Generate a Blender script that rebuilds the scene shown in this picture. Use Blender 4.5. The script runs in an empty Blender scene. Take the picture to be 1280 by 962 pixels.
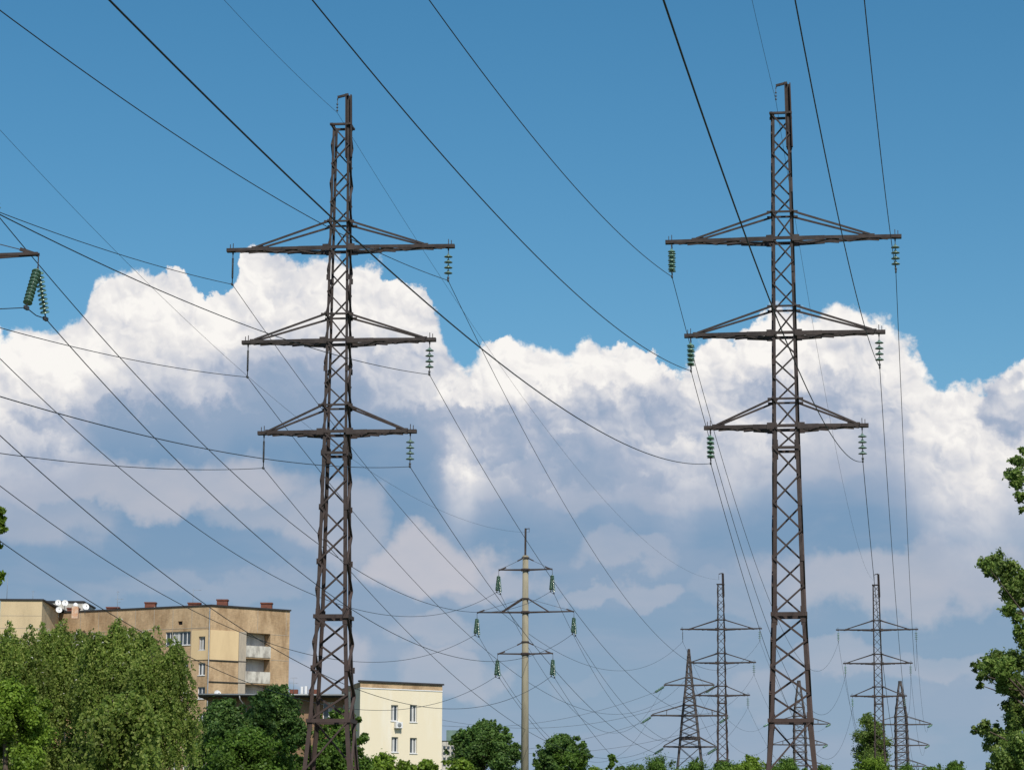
import bpy, math, random
import numpy as np
from mathutils import Vector, Matrix
scene = bpy.context.scene
COL = scene.collection

# ------------------------------------------------------------------ camera
F = 3000.0; W0, H0 = 1280.0, 962.0
PITCH = math.atan2(562, 3000.0); ROLL = math.radians(0.25); CH = 2.0
cp, sp = math.cos(PITCH), math.sin(PITCH); cr, sr = math.cos(ROLL), math.sin(ROLL)
FW = Vector((0, cp, sp)); UP0 = Vector((0, -sp, cp)); RT0 = Vector((1, 0, 0))
RT = RT0 * cr + UP0 * sr; UP = UP0 * cr - RT0 * sr
cam = bpy.data.cameras.new('camera'); camo = bpy.data.objects.new('camera', cam); COL.objects.link(camo)
camo.matrix_world = Matrix(((RT.x, UP.x, -FW.x, 0), (RT.y, UP.y, -FW.y, 0), (RT.z, UP.z, -FW.z, CH), (0, 0, 0, 1)))
cam.sensor_fit = 'HORIZONTAL'; cam.sensor_width = 36.0; cam.lens = 36.0 * F / W0
cam.clip_start = 0.5; cam.clip_end = 20000
scene.camera = camo

def ray(u, v): return RT * (u - W0 / 2) + UP * (H0 / 2 - v) + FW * F
def at(u, v, Y):
    r = ray(u, v); k = Y / r.y
    return Vector((r.x * k, Y, r.z * k + CH))
def px(p):
    q = Vector(p) - Vector((0, 0, CH)); d = q.dot(FW)
    return (W0 / 2 + F * q.dot(RT) / d, H0 / 2 - F * q.dot(UP) / d)

# ------------------------------------------------------------------ light
SUN_EL, SUN_AZ = math.radians(48), math.radians(163)        # azimuth clockwise from +Y (view direction)
sun_dir = Vector((math.sin(SUN_AZ) * math.cos(SUN_EL), math.cos(SUN_AZ) * math.cos(SUN_EL), math.sin(SUN_EL)))
sl = bpy.data.lights.new('sun', 'SUN'); sl.energy = 4.4; sl.angle = math.radians(0.55); sl.color = (1.0, 0.955, 0.88)
so = bpy.data.objects.new('sun', sl); COL.objects.link(so); so.rotation_euler = sun_dir.to_track_quat('Z', 'Y').to_euler()
scene.view_settings.view_transform = 'Standard'; scene.view_settings.look = 'None'
scene.view_settings.exposure = 0.0; scene.view_settings.gamma = 1.0; scene.view_settings.use_curve_mapping = False

# ------------------------------------------------------------------ world: Nishita sky with procedural cumulus banks
world = bpy.data.worlds.new('World'); scene.world = world; world.use_nodes = True
world.cycles.sampling_method = 'MANUAL'; world.cycles.sample_map_resolution = 256
NT = world.node_tree; NT.nodes.clear()
class E:                                                     # tiny expression wrapper over Math nodes
    nt = NT
    def __init__(s, sock): s.s = sock
    @staticmethod
    def m(op, *a, clamp=False):
        n = E.nt.nodes.new('ShaderNodeMath'); n.operation = op; n.use_clamp = clamp
        for i, x in enumerate(a):
            if isinstance(x, E): E.nt.links.new(x.s, n.inputs[i])
            else: n.inputs[i].default_value = x
        return E(n.outputs[0])
    def __add__(s, o): return E.m('ADD', s, o)
    __radd__ = __add__
    def __sub__(s, o): return E.m('SUBTRACT', s, o)
    def __rsub__(s, o): return E.m('SUBTRACT', o, s)
    def __mul__(s, o): return E.m('MULTIPLY', s, o)
    __rmul__ = __mul__
    def __truediv__(s, o): return E.m('DIVIDE', s, o)
def smooth(x, a, b):
    n = E.nt.nodes.new('ShaderNodeMapRange'); n.interpolation_type = 'SMOOTHSTEP'
    E.nt.links.new(x.s, n.inputs['Value']); n.inputs['From Min'].default_value = a; n.inputs['From Max'].default_value = b
    return E(n.outputs['Result'])
def vec(x, y, z=0.0):
    n = E.nt.nodes.new('ShaderNodeCombineXYZ')
    for i, q in enumerate((x, y, z)):
        if isinstance(q, E): E.nt.links.new(q.s, n.inputs[i])
        else: n.inputs[i].default_value = q
    return n.outputs[0]
def noise(v, scale, detail=5, rough=0.55, lac=2.0, dist=0.0):
    n = E.nt.nodes.new('ShaderNodeTexNoise'); n.noise_dimensions = '2D'
    E.nt.links.new(v, n.inputs['Vector'])
    n.inputs['Scale'].default_value = scale; n.inputs['Detail'].default_value = detail
    n.inputs['Roughness'].default_value = rough; n.inputs['Lacunarity'].default_value = lac; n.inputs['Distortion'].default_value = dist
    return E(n.outputs[0])
def voro(v, scale, detail=2, rough=0.5, sm=0.35):
    n = E.nt.nodes.new('ShaderNodeTexVoronoi'); n.feature = 'SMOOTH_F1'; n.voronoi_dimensions = '2D'
    E.nt.links.new(v, n.inputs['Vector'])
    n.inputs['Scale'].default_value = scale; n.inputs['Detail'].default_value = detail
    n.inputs['Roughness'].default_value = rough; n.inputs['Smoothness'].default_value = sm
    n.normalize = True
    return E(n.outputs['Distance'])
def mixc(fac, a, b):
    n = E.nt.nodes.new('ShaderNodeMix'); n.data_type = 'RGBA'
    if isinstance(fac, E): E.nt.links.new(fac.s, n.inputs[0])
    else: n.inputs[0].default_value = fac
    for k, q in ((6, a), (7, b)):
        if isinstance(q, tuple): n.inputs[k].default_value = (*q, 1)
        else: E.nt.links.new(q, n.inputs[k])
    return n.outputs[2]
def s2l(*c): return tuple((x / 255 / 12.92) if x / 255 <= 0.04045 else ((x / 255 + 0.055) / 1.055) ** 2.4 for x in c)
DEG = 0.0191
def AZ(u): return (u - 640) * DEG
def EL(v): return 10.61 + (481 - v) * DEG

tc = NT.nodes.new('ShaderNodeTexCoord'); sep = NT.nodes.new('ShaderNodeSeparateXYZ'); NT.links.new(tc.outputs['Generated'], sep.inputs[0])
dx, dy, dz = (E(sep.outputs[i]) for i in range(3))
az = E.m('ARCTAN2', dx, dy) * 57.2958
el = E.m('ARCSINE', dz) * 57.2958
P2 = vec(az, el)
# outline of the big cumulus heads: height of the cloud tops against compass bearing
tops = [(-60, 455), (0, 440), (30, 432), (60, 425), (95, 402), (120, 362), (150, 350), (185, 352), (205, 342), (228, 356), (252, 375),
        (280, 358), (302, 330), (335, 322), (385, 322), (440, 326), (485, 346), (520, 368), (545, 395), (560, 440), (578, 462), (598, 440), (640, 424),
        (672, 432), (700, 440), (735, 426), (765, 440), (800, 438), (830, 450), (855, 458), (880, 436), (925, 424), (960, 408), (1005, 392),
        (1060, 388), (1105, 402), (1140, 436), (1165, 466), (1195, 488), (1222, 492), (1245, 482), (1285, 462), (1340, 430), (1420, 450)]
fc = NT.nodes.new('ShaderNodeFloatCurve'); cv = fc.mapping.curves[0]
xs = [(u + 100) / 1600 for u, _ in tops]; ys = [(560 - v) / 300 for _, v in tops]
cv.points[0].location = (xs[0], ys[0]); cv.points[1].location = (xs[-1], ys[-1])
for x, y in list(zip(xs, ys))[1:-1]: cv.points.new(x, y)
for p in cv.points: p.handle_type = 'AUTO'
fc.mapping.update()
nx = (az * (1 / DEG) + 640 + 100) / 1600.0
NT.links.new(E.m('MAXIMUM', E.m('MINIMUM', nx, 0.95), 0.03).s, fc.inputs['Value'])
Hc = E(fc.outputs[0]) * (300 * DEG) + (10.61 + (481 - 560) * DEG)
nb = noise(P2, 0.9, 9, 0.62)
vb = voro(P2, 0.75, 3, 0.55, 0.3)
D = Hc - el + (nb - 0.5) * 1.5 + (0.42 - vb) * 0.75
D0 = Hc - el
off = vec(az + 0.14, el + 0.26); off2 = vec(az + 0.10, el + 0.16); off3 = vec(az + 0.04, el + 0.07)
wa = noise(vec(az + 7.0, el), 1.1, 4, 0.55); wpt = vec(az + (wa - 0.5) * 1.1, el + (nb - 0.5) * 1.1); wpt2 = vec(az + (wa - 0.5) * 1.1 + 0.10, el + (nb - 0.5) * 1.1 + 0.17)
wpt3 = vec(az + (wa - 0.5) * 1.1 + 0.05, el + (nb - 0.5) * 1.1 + 0.08)
relief = (noise(P2, 0.40, 4, 0.42) - noise(off, 0.40, 4, 0.42)) * 3.0 + (voro(wpt2, 0.62, 1, 0.5, 0.5) - voro(wpt, 0.62, 1, 0.5, 0.5)) * 1.9 + (voro(wpt3, 2.1, 1, 0.5, 0.4) - voro(wpt, 2.1, 1, 0.5, 0.4)) * 0.9
aw = smooth(noise(P2, 0.5, 3, 0.5), 0.35, 0.65)
alpha = smooth(D / (0.10 + aw * 0.22), 0.0, 1.0)
n3 = noise(P2, 0.24, 5, 0.5)
fade = 1.0 - smooth(D0, 1.2, 4.2) * 0.75
dk = None                                                    # broad shaded bases of the heap
for (u, v, ru, rv, k) in [(370, 490, 75, 50, .38), (250, 545, 230, 32, .45), (590, 545, 130, 45, .6), (520, 470, 60, 35, .28), (770, 520, 130, 36, .42), (985, 500, 85, 36, .42), (700, 575, 260, 30, .3), (1262, 520, 34, 42, .55)]:
    ex = (az + (wa - 0.5) * 2.2 - AZ(u)) * (1 / (ru * DEG)); ey = (el + (nb - 0.5) * 2.2 - EL(v)) * (1 / (rv * DEG))
    q_ = smooth(E.m('SUBTRACT', 1.7, ex * ex + ey * ey), 0.0, 1.5) * k
    dk = q_ if dk is None else E.m('MAXIMUM', dk, q_)
bright = E.m('ADD', E.m('MINIMUM', 1.24 - D0 * 0.25 + (n3 - 0.5) * 0.9, 0.88) - dk * 0.78, relief * 0.72 * fade, clamp=True)
# faint lower banks, each a soft flattened heap
banks = [(170, 612, 210, 36, .62), (40, 650, 90, 40, .3), (410, 655, 70, 45, .45), (330, 640, 90, 30, .35), (535, 702, 95, 40, .75), (600, 725, 80, 26, .4),
         (700, 600, 120, 30, .45), (860, 592, 110, 38, .5), (1010, 560, 120, 40, .42), (1190, 560, 130, 48, .55), (1120, 725, 170, 40, .5), (930, 740, 70, 22, .15),
         (780, 692, 75, 20, .3), (735, 745, 50, 14, .32), (805, 742, 45, 18, .3), (540, 795, 60, 24, .32), (570, 842, 60, 28, .34), (400, 835, 60, 34, .45),
         (1040, 818, 60, 22, .3), (1165, 828, 80, 18, .26), (720, 865, 60, 18, .12), (960, 860, 60, 24, .18), (260, 735, 140, 20, .15)]
wn1 = (noise(P2, 0.5, 5, 0.55) - 0.5) * 2.6; wn2 = (noise(vec(az + 31.0, el), 0.55, 5, 0.55) - 0.5) * 1.9
waz = az + wn1; wel = el + wn2
bank = None
for (u, v, ru, rv, k) in banks:
    ex = (waz - AZ(u)) * (1 / (ru * DEG)); ey = (wel - EL(v)) * (1 / (rv * DEG))
    r2 = ex * ex + ey * ey
    b = smooth(E.m('SUBTRACT', 1.6, r2), 0.0, 1.1) * k
    bank = b if bank is None else E.m('MAXIMUM', bank, b)
bank = E.m('ADD', bank * 0.95, (noise(vec(az * 0.5, el), 0.8, 6, 0.6) - 0.5) * 0.35, clamp=True)
sky = NT.nodes.new('ShaderNodeTexSky'); sky.sky_type = 'NISHITA'; sky.sun_disc = False
sky.sun_elevation = SUN_EL; sky.sun_rotation = SUN_AZ; sky.altitude = 150; sky.air_density = 1.0; sky.dust_density = 1.1; sky.ozone_density = 2.2
SKY_K = 0.1
hs = NT.nodes.new('ShaderNodeHueSaturation'); hs.inputs['Saturation'].default_value = 1.34; hs.inputs['Value'].default_value = 1.05
hs.inputs['Hue'].default_value = 0.487
NT.links.new(sky.outputs[0], hs.inputs['Color'])
def cl(*c): return tuple(x / SKY_K for x in s2l(*c))
low = smooth(el, 2.0, 9.0)
under = mixc(low, cl(143, 167, 190), cl(117, 151, 184))
bands = smooth(noise(vec(az * 0.16 + 3.0, el * 0.75 + wn2 * 0.12), 1.0, 4, 0.5), 0.42, 0.66)
under = mixc(bands * 0.32, under, cl(163, 174, 194))       # veil of haze and cloud bases below the heads
under = mixc(E.m('MULTIPLY', bank, 1.15, clamp=True), under, cl(197, 196, 204))
cramp = NT.nodes.new('ShaderNodeValToRGB'); NT.links.new(bright.s, cramp.inputs[0]); cr_ = cramp.color_ramp
for p_, c_ in ((0.0, cl(146, 166, 192)), (0.28, cl(170, 181, 201)), (0.55, cl(205, 208, 217)), (0.80, cl(233, 231, 231)), (1.0, cl(250, 247, 243))):
    e_ = cr_.elements.new(p_) if 0 < p_ < 1 else cr_.elements[0 if p_ == 0 else -1]; e_.color = (*c_, 1)
heap = cramp.outputs[0]
full = mixc(smooth(D0 + wn2 * 0.5, 2.5, 5.2), heap, under)
outc = mixc(alpha, hs.outputs[0], full)
bgn = NT.nodes.new('ShaderNodeBackground'); NT.links.new(outc, bgn.inputs[0]); bgn.inputs[1].default_value = SKY_K
wo = NT.nodes.new('ShaderNodeOutputWorld'); NT.links.new(bgn.outputs[0], wo.inputs[0])

# ------------------------------------------------------------------ tagging and mesh helpers
def tag(o, label=None, cat=None, group=None, kind=None):
    if label: o['label'] = label
    if cat: o['category'] = cat
    if group: o['group'] = group
    if kind: o['kind'] = kind
    return o
def empty(name, loc, rz=0.0):
    o = bpy.data.objects.new(name, None); COL.objects.link(o); o.location = loc; o.rotation_euler = (0, 0, rz); o.empty_display_size = 0.3
    return o
def link(name, me, parent=None):
    o = bpy.data.objects.new(name, me); COL.objects.link(o)
    if parent: o.parent = parent
    return o
class MB:
    def __init__(s): s.v = []; s.f = []; s.sm = []
    def bar(s, a, b, w, h=None, up=(0, 0, 1)):
        a, b = Vector(a), Vector(b); h = h or w; d = (b - a).normalized(); up = Vector(up)
        if abs(d.dot(up)) > 0.98: up = Vector((0, 1, 0))
        x = d.cross(up).normalized() * (w / 2); y = x.cross(d).normalized() * (h / 2); k = len(s.v)
        for p in (a, b):
            for sx, sy in ((-1, -1), (1, -1), (1, 1), (-1, 1)): s.v.append(p + x * sx + y * sy)
        s.f += [(k, k + 3, k + 2, k + 1), (k + 4, k + 5, k + 6, k + 7)] + [(k + i, k + (i + 1) % 4, k + 4 + (i + 1) % 4, k + 4 + i) for i in range(4)]
        return s
    def angle(s, a, b, w, t, dx, dy):            # L-profile: two thin flanges along directions dx and dy
        a, b, dx, dy = Vector(a), Vector(b), Vector(dx), Vector(dy)
        for p, q in ((dx, dy), (dy, dx)):
            k = len(s.v)
            for e in (a, b):
                for c in (e, e + p * w, e + p * w + q * t, e + q * t): s.v.append(c)
            s.f += [(k, k + 3, k + 2, k + 1), (k + 4, k + 5, k + 6, k + 7)] + [(k + i, k + (i + 1) % 4, k + 4 + (i + 1) % 4, k + 4 + i) for i in range(4)]
        return s
    def box(s, c0, c1):
        x0, y0, z0 = c0; x1, y1, z1 = c1; k = len(s.v)
        s.v += [Vector(p) for p in ((x0, y0, z0), (x1, y0, z0), (x1, y1, z0), (x0, y1, z0), (x0, y0, z1), (x1, y0, z1), (x1, y1, z1), (x0, y1, z1))]
        s.f += [(k, k + 3, k + 2, k + 1), (k + 4, k + 5, k + 6, k + 7), (k, k + 1, k + 5, k + 4), (k + 1, k + 2, k + 6, k + 5), (k + 2, k + 3, k + 7, k + 6), (k + 3, k, k + 4, k + 7)]
        return s
    def tube(s, pts, rad, n=8, caps=True):
        pts = [Vector(p) for p in pts]; R = rad if hasattr(rad, '__len__') else [rad] * len(pts); k0 = len(s.v)
        for i, p in enumerate(pts):
            d = (pts[min(i + 1, len(pts) - 1)] - pts[max(i - 1, 0)]).normalized()
            u = Vector((0, 0, 1)) if abs(d.z) < 0.95 else Vector((0, 1, 0))
            x = d.cross(u).normalized(); y = x.cross(d).normalized()
            for j in range(n):
                t = 2 * math.pi * j / n; s.v.append(p + x * math.cos(t) * R[i] + y * math.sin(t) * R[i])
        for i in range(len(pts) - 1):
            for j in range(n):
                a = k0 + i * n + j; b = k0 + i * n + (j + 1) % n; s.f.append((a, b, b + n, a + n)); s.sm.append(len(s.f) - 1)
        if caps: s.f += [tuple(k0 + j for j in range(n))[::-1], tuple(k0 + (len(pts) - 1) * n + j for j in range(n))]
        return s
    def lathe(s, prof, n=14, M=None):             # prof: (r, z)
        k0 = len(s.v)
        for r, z in prof:
            for j in range(n):
                t = 2 * math.pi * j / n; p = Vector((r * math.cos(t), r * math.sin(t), z)); s.v.append(M @ p if M else p)
        for i in range(len(prof) - 1):
            for j in range(n):
                a = k0 + i * n + j; b = k0 + i * n + (j + 1) % n; s.f.append((a, b, b + n, a + n)); s.sm.append(len(s.f) - 1)
        return s
    def quad(s, *p): k = len(s.v); s.v += [Vector(q) for q in p]; s.f.append(tuple(range(k, k + len(p)))); return s
    def mesh(s, name, mat):
        me = bpy.data.meshes.new(name); me.from_pydata([tuple(v) for v in s.v], [], s.f); me.update()
        sm = set(s.sm)
        if sm: me.polygons.foreach_set('use_smooth', [i in sm for i in range(len(s.f))])
        if mat: me.materials.append(mat)
        return me
    def build(s, name, mat, parent=None): return link(name, s.mesh(name, mat), parent)

# ------------------------------------------------------------------ materials
def mat(name, col, rough=0.7, metal=0.0, var=0.25, scale=3.0, col2=None, bump=0.0, stretch=(1, 1, 1), spec=0.3, lo=0.35, hi=0.65):
    m = bpy.data.materials.new(name); m.use_nodes = True; nt = m.node_tree; b = nt.nodes['Principled BSDF']
    b.inputs['Roughness'].default_value = rough; b.inputs['Metallic'].default_value = metal; b.inputs['Specular IOR Level'].default_value = spec
    t = nt.nodes.new('ShaderNodeTexCoord'); mp = nt.nodes.new('ShaderNodeMapping'); mp.inputs['Scale'].default_value = stretch
    nt.links.new(t.outputs['Object'], mp.inputs[0])
    n = nt.nodes.new('ShaderNodeTexNoise'); n.inputs['Scale'].default_value = scale; n.inputs['Detail'].default_value = 6; n.inputs['Roughness'].default_value = 0.65
    nt.links.new(mp.outputs[0], n.inputs['Vector'])
    r = nt.nodes.new('ShaderNodeMapRange'); r.inputs['From Min'].default_value = lo; r.inputs['From Max'].default_value = hi; nt.links.new(n.outputs[0], r.inputs['Value'])
    mx = nt.nodes.new('ShaderNodeMix'); mx.data_type = 'RGBA'; nt.links.new(r.outputs[0], mx.inputs[0])
    c2 = col2 or tuple(min(1, c * (1 - var)) for c in col)
    mx.inputs[6].default_value = (*col, 1); mx.inputs[7].default_value = (*c2, 1)
    nt.links.new(mx.outputs[2], b.inputs['Base Color'])
    if bump:
        bp = nt.nodes.new('ShaderNodeBump'); bp.inputs['Strength'].default_value = bump; bp.inputs['Distance'].default_value = 0.02
        nt.links.new(n.outputs[0], bp.inputs['Height']); nt.links.new(bp.outputs[0], b.inputs['Normal'])
    m['mix'] = mx.name
    return m
def rust_mat():                                   # weathered steel: grey-brown aloft, redder rust low down, blotchy
    m = mat('weathered_steel', (0.060, 0.050, 0.046), 0.8, 0.0, 0, 3.0, (0.028, 0.024, 0.024), 0.2)
    nt = m.node_tree; b = nt.nodes['Principled BSDF']; mx = nt.nodes[m['mix']]
    t = nt.nodes.new('ShaderNodeTexCoord'); s = nt.nodes.new('ShaderNodeSeparateXYZ'); nt.links.new(t.outputs['Object'], s.inputs[0])
    n = nt.nodes.new('ShaderNodeTexNoise'); n.inputs['Scale'].default_value = 0.7; n.inputs['Detail'].default_value = 8; nt.links.new(t.outputs['Object'], n.inputs['Vector'])
    r = nt.nodes.new('ShaderNodeMapRange'); nt.links.new(s.outputs[2], r.inputs['Value'])
    r.inputs['From Min'].default_value = 24; r.inputs['From Max'].default_value = 4; r.inputs['To Min'].default_value = 0.12; r.inputs['To Max'].default_value = 0.7
    a = nt.nodes.new('ShaderNodeMath'); a.operation = 'MULTIPLY_ADD'; nt.links.new(n.outputs[0], a.inputs[0]); a.inputs[1].default_value = 0.9
    a2 = nt.nodes.new('ShaderNodeMath'); a2.operation = 'SUBTRACT'; nt.links.new(r.outputs[0], a2.inputs[0]); a2.inputs[1].default_value = 0.45
    nt.links.new(a2.outputs[0], a.inputs[2]); a.use_clamp = True
    m2 = nt.nodes.new('ShaderNodeMix'); m2.data_type = 'RGBA'; nt.links.new(a.outputs[0], m2.inputs[0]); nt.links.new(mx.outputs[2], m2.inputs[6])
    m2.inputs[7].default_value = (0.070, 0.044, 0.037, 1); nt.links.new(m2.outputs[2], b.inputs['Base Color'])
    return m
STEEL = rust_mat()
STEEL_FAR = mat('grey_steel', (0.085, 0.072, 0.068), 0.7, 0, 0, 1.5, (0.05, 0.042, 0.04))
WIRE = mat('aluminium_conductor', (0.035, 0.037, 0.042), 0.55, 0.2, 0.2, 5)
GREEN_GLASS = mat('green_glass', (0.19, 0.32, 0.24), 0.18, 0, 0, 8, (0.08, 0.17, 0.12), spec=0.8)
GREY_GLASS = mat('pale_glass', (0.17, 0.25, 0.21), 0.2, 0, 0, 8, (0.10, 0.16, 0.13), spec=0.8)
CONCRETE = mat('concrete', (0.285, 0.255, 0.18), 0.9, 0, 0, 1.6, (0.20, 0.18, 0.13), 0.3, (2, 2, 0.4))
FIT = mat('galvanised_fitting', (0.10, 0.10, 0.10), 0.5, 0.6)
BRIGHT_FIT = mat('bright_cap', (0.45, 0.46, 0.42), 0.35, 0.5)

def leaf_mat(name, c1, c2, c3, transl=0.35):
    m = bpy.data.materials.new(name); m.use_nodes = True; nt = m.node_tree; nt.nodes.clear()
    g = nt.nodes.new('ShaderNodeNewGeometry'); r = nt.nodes.new('ShaderNodeValToRGB'); nt.links.new(g.outputs['Random Per Island'], r.inputs[0])
    r.color_ramp.elements[0].color = (*c1, 1); r.color_ramp.elements[1].color = (*c3, 1); e = r.color_ramp.elements.new(0.5); e.color = (*c2, 1)
    t = nt.nodes.new('ShaderNodeTexCoord'); n = nt.nodes.new('ShaderNodeTexNoise'); n.inputs['Scale'].default_value = 0.55; n.inputs['Detail'].default_value = 3
    nt.links.new(t.outputs['Object'], n.inputs['Vector'])
    h = nt.nodes.new('ShaderNodeHueSaturation'); nt.links.new(r.outputs[0], h.inputs['Color'])
    mr = nt.nodes.new('ShaderNodeMapRange'); nt.links.new(n.outputs[0], mr.inputs['Value']); mr.inputs['From Min'].default_value = .3; mr.inputs['From Max'].default_value = .7
    mr.inputs['To Min'].default_value = .7; mr.inputs['To Max'].default_value = 1.3; nt.links.new(mr.outputs[0], h.inputs['Value'])
    d = nt.nodes.new('ShaderNodeBsdfPrincipled'); d.inputs['Roughness'].default_value = .5; d.inputs['Specular IOR Level'].default_value = .25
    nt.links.new(h.outputs[0], d.inputs['Base Color'])
    tr = nt.nodes.new('ShaderNodeBsdfTranslucent'); nt.links.new(h.outputs[0], tr.inputs[0])
    mx = nt.nodes.new('ShaderNodeMixShader'); mx.inputs[0].default_value = transl
    nt.links.new(d.outputs[0], mx.inputs[1]); nt.links.new(tr.outputs[0], mx.inputs[2])
    o = nt.nodes.new('ShaderNodeOutputMaterial'); nt.links.new(mx.outputs[0], o.inputs[0])
    return m
L_BIRCH = leaf_mat('birch_leaves', (0.125, 0.195, 0.036), (0.21, 0.295, 0.055), (0.36, 0.41, 0.11), .55)
L_DARK = leaf_mat('dark_leaves', (0.058, 0.120, 0.030), (0.095, 0.180, 0.040), (0.155, 0.245, 0.055), .45)
L_MID = leaf_mat('mid_leaves', (0.065, 0.13, 0.020), (0.10, 0.185, 0.026), (0.14, 0.23, 0.035), .45)
L_BRIGHT = leaf_mat('bright_leaves', (0.12, 0.20, 0.022), (0.17, 0.27, 0.03), (0.23, 0.33, 0.045), .45)
L_POP = leaf_mat('poplar_leaves', (0.09, 0.155, 0.034), (0.16, 0.25, 0.05), (0.28, 0.35, 0.095), .5)
BARK = mat('bark', (0.13, 0.10, 0.075), 0.95, 0, 0, 6, (0.06, 0.048, 0.038), .5, (1, 1, .3))
BIRCH_BARK = mat('birch_bark', (0.55, 0.53, 0.48), 0.8, 0, 0, 5, (0.16, 0.15, 0.13), .3, (.6, .6, 3), lo=.5, hi=.72)
GRASS = mat('meadow_grass', (0.055, 0.085, 0.025), 0.95, 0, 0, .35, (0.10, 0.105, 0.045), .4)

# ------------------------------------------------------------------ ground
g = MB(); n = 40
for i in range(n + 1):
    for j in range(n + 1):
        x = -4000 + 8000 * i / n; y = -3000 + 9000 * j / n
        g.v.append(Vector((x, y, 0)))
for i in range(n):
    for j in range(n): a = i * (n + 1) + j; g.f.append((a, a + n + 1, a + n + 2, a + 1))
tag(g.build('ground', GRASS), kind='structure')

# ------------------------------------------------------------------ lattice pylons of the two near lines
LINE_ROT = math.radians(-6.5)
def lerp(tab, z):
    for (z0, w0), (z1, w1) in zip(tab, tab[1:]):
        if z0 <= z <= z1: return w0 + (w1 - w0) * (z - z0) / (z1 - z0)
    return tab[-1][1]
HWT = [(0, 1.5), (4.7, 1.01), (6.8, .87), (11.3, .68), (17.1, .56), (19.6, .53), (28, .44), (33.6, .38)]
hw = lambda z: lerp(HWT, z)
ARMS = ((27.83, 5.05, .73), (23.57, 4.25, .88), (19.45, 3.43, .85))
def panels(levels):
    out = []
    for (z0, z1, n) in levels: out += [z0 + (z1 - z0) * i / n for i in range(n)]
    return out + [levels[-1][1]]
C4 = ((-1, -1), (1, -1), (1, 1), (-1, 1))
def lattice(mb, zs, hwf, w, t=None, start=0):
    for i in range(len(zs) - 1):
        z0, z1 = zs[i], zs[i + 1]; a, b = hwf(z0), hwf(z1)
        for f in range(4):
            p, q = C4[f], C4[(f + 1) % 4]
            if (i + start) % 2: p, q = q, p
            fx = (C4[f][0] + C4[(f + 1) % 4][0]) / 2; fy = (C4[f][1] + C4[(f + 1) % 4][1]) / 2
            o = 0.02
            mb.bar((p[0] * a + fx * o, p[1] * a + fy * o, z0), (q[0] * b + fx * o, q[1] * b + fy * o, z1), t or w * .7, w, (fx, fy, 0))
def ring(mb, z, w, h, hwf=hw, ext=0.0):
    a = hwf(z)
    for f in range(4):
        p, q = C4[f], C4[(f + 1) % 4]; fx = (p[0] + q[0]) / 2; fy = (p[1] + q[1]) / 2
        ux, uy = q[0] - p[0], q[1] - p[1]
        mb.bar((p[0] * a + fx * .035 - ux * .5 * ext, p[1] * a + fy * .035 - uy * .5 * ext, z + (f % 2) * .004), (q[0] * a + fx * .035 + ux * .5 * ext, q[1] * a + fy * .035 + uy * .5 * ext, z + (f % 2) * .004), w, h)
M_ = {}
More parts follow.
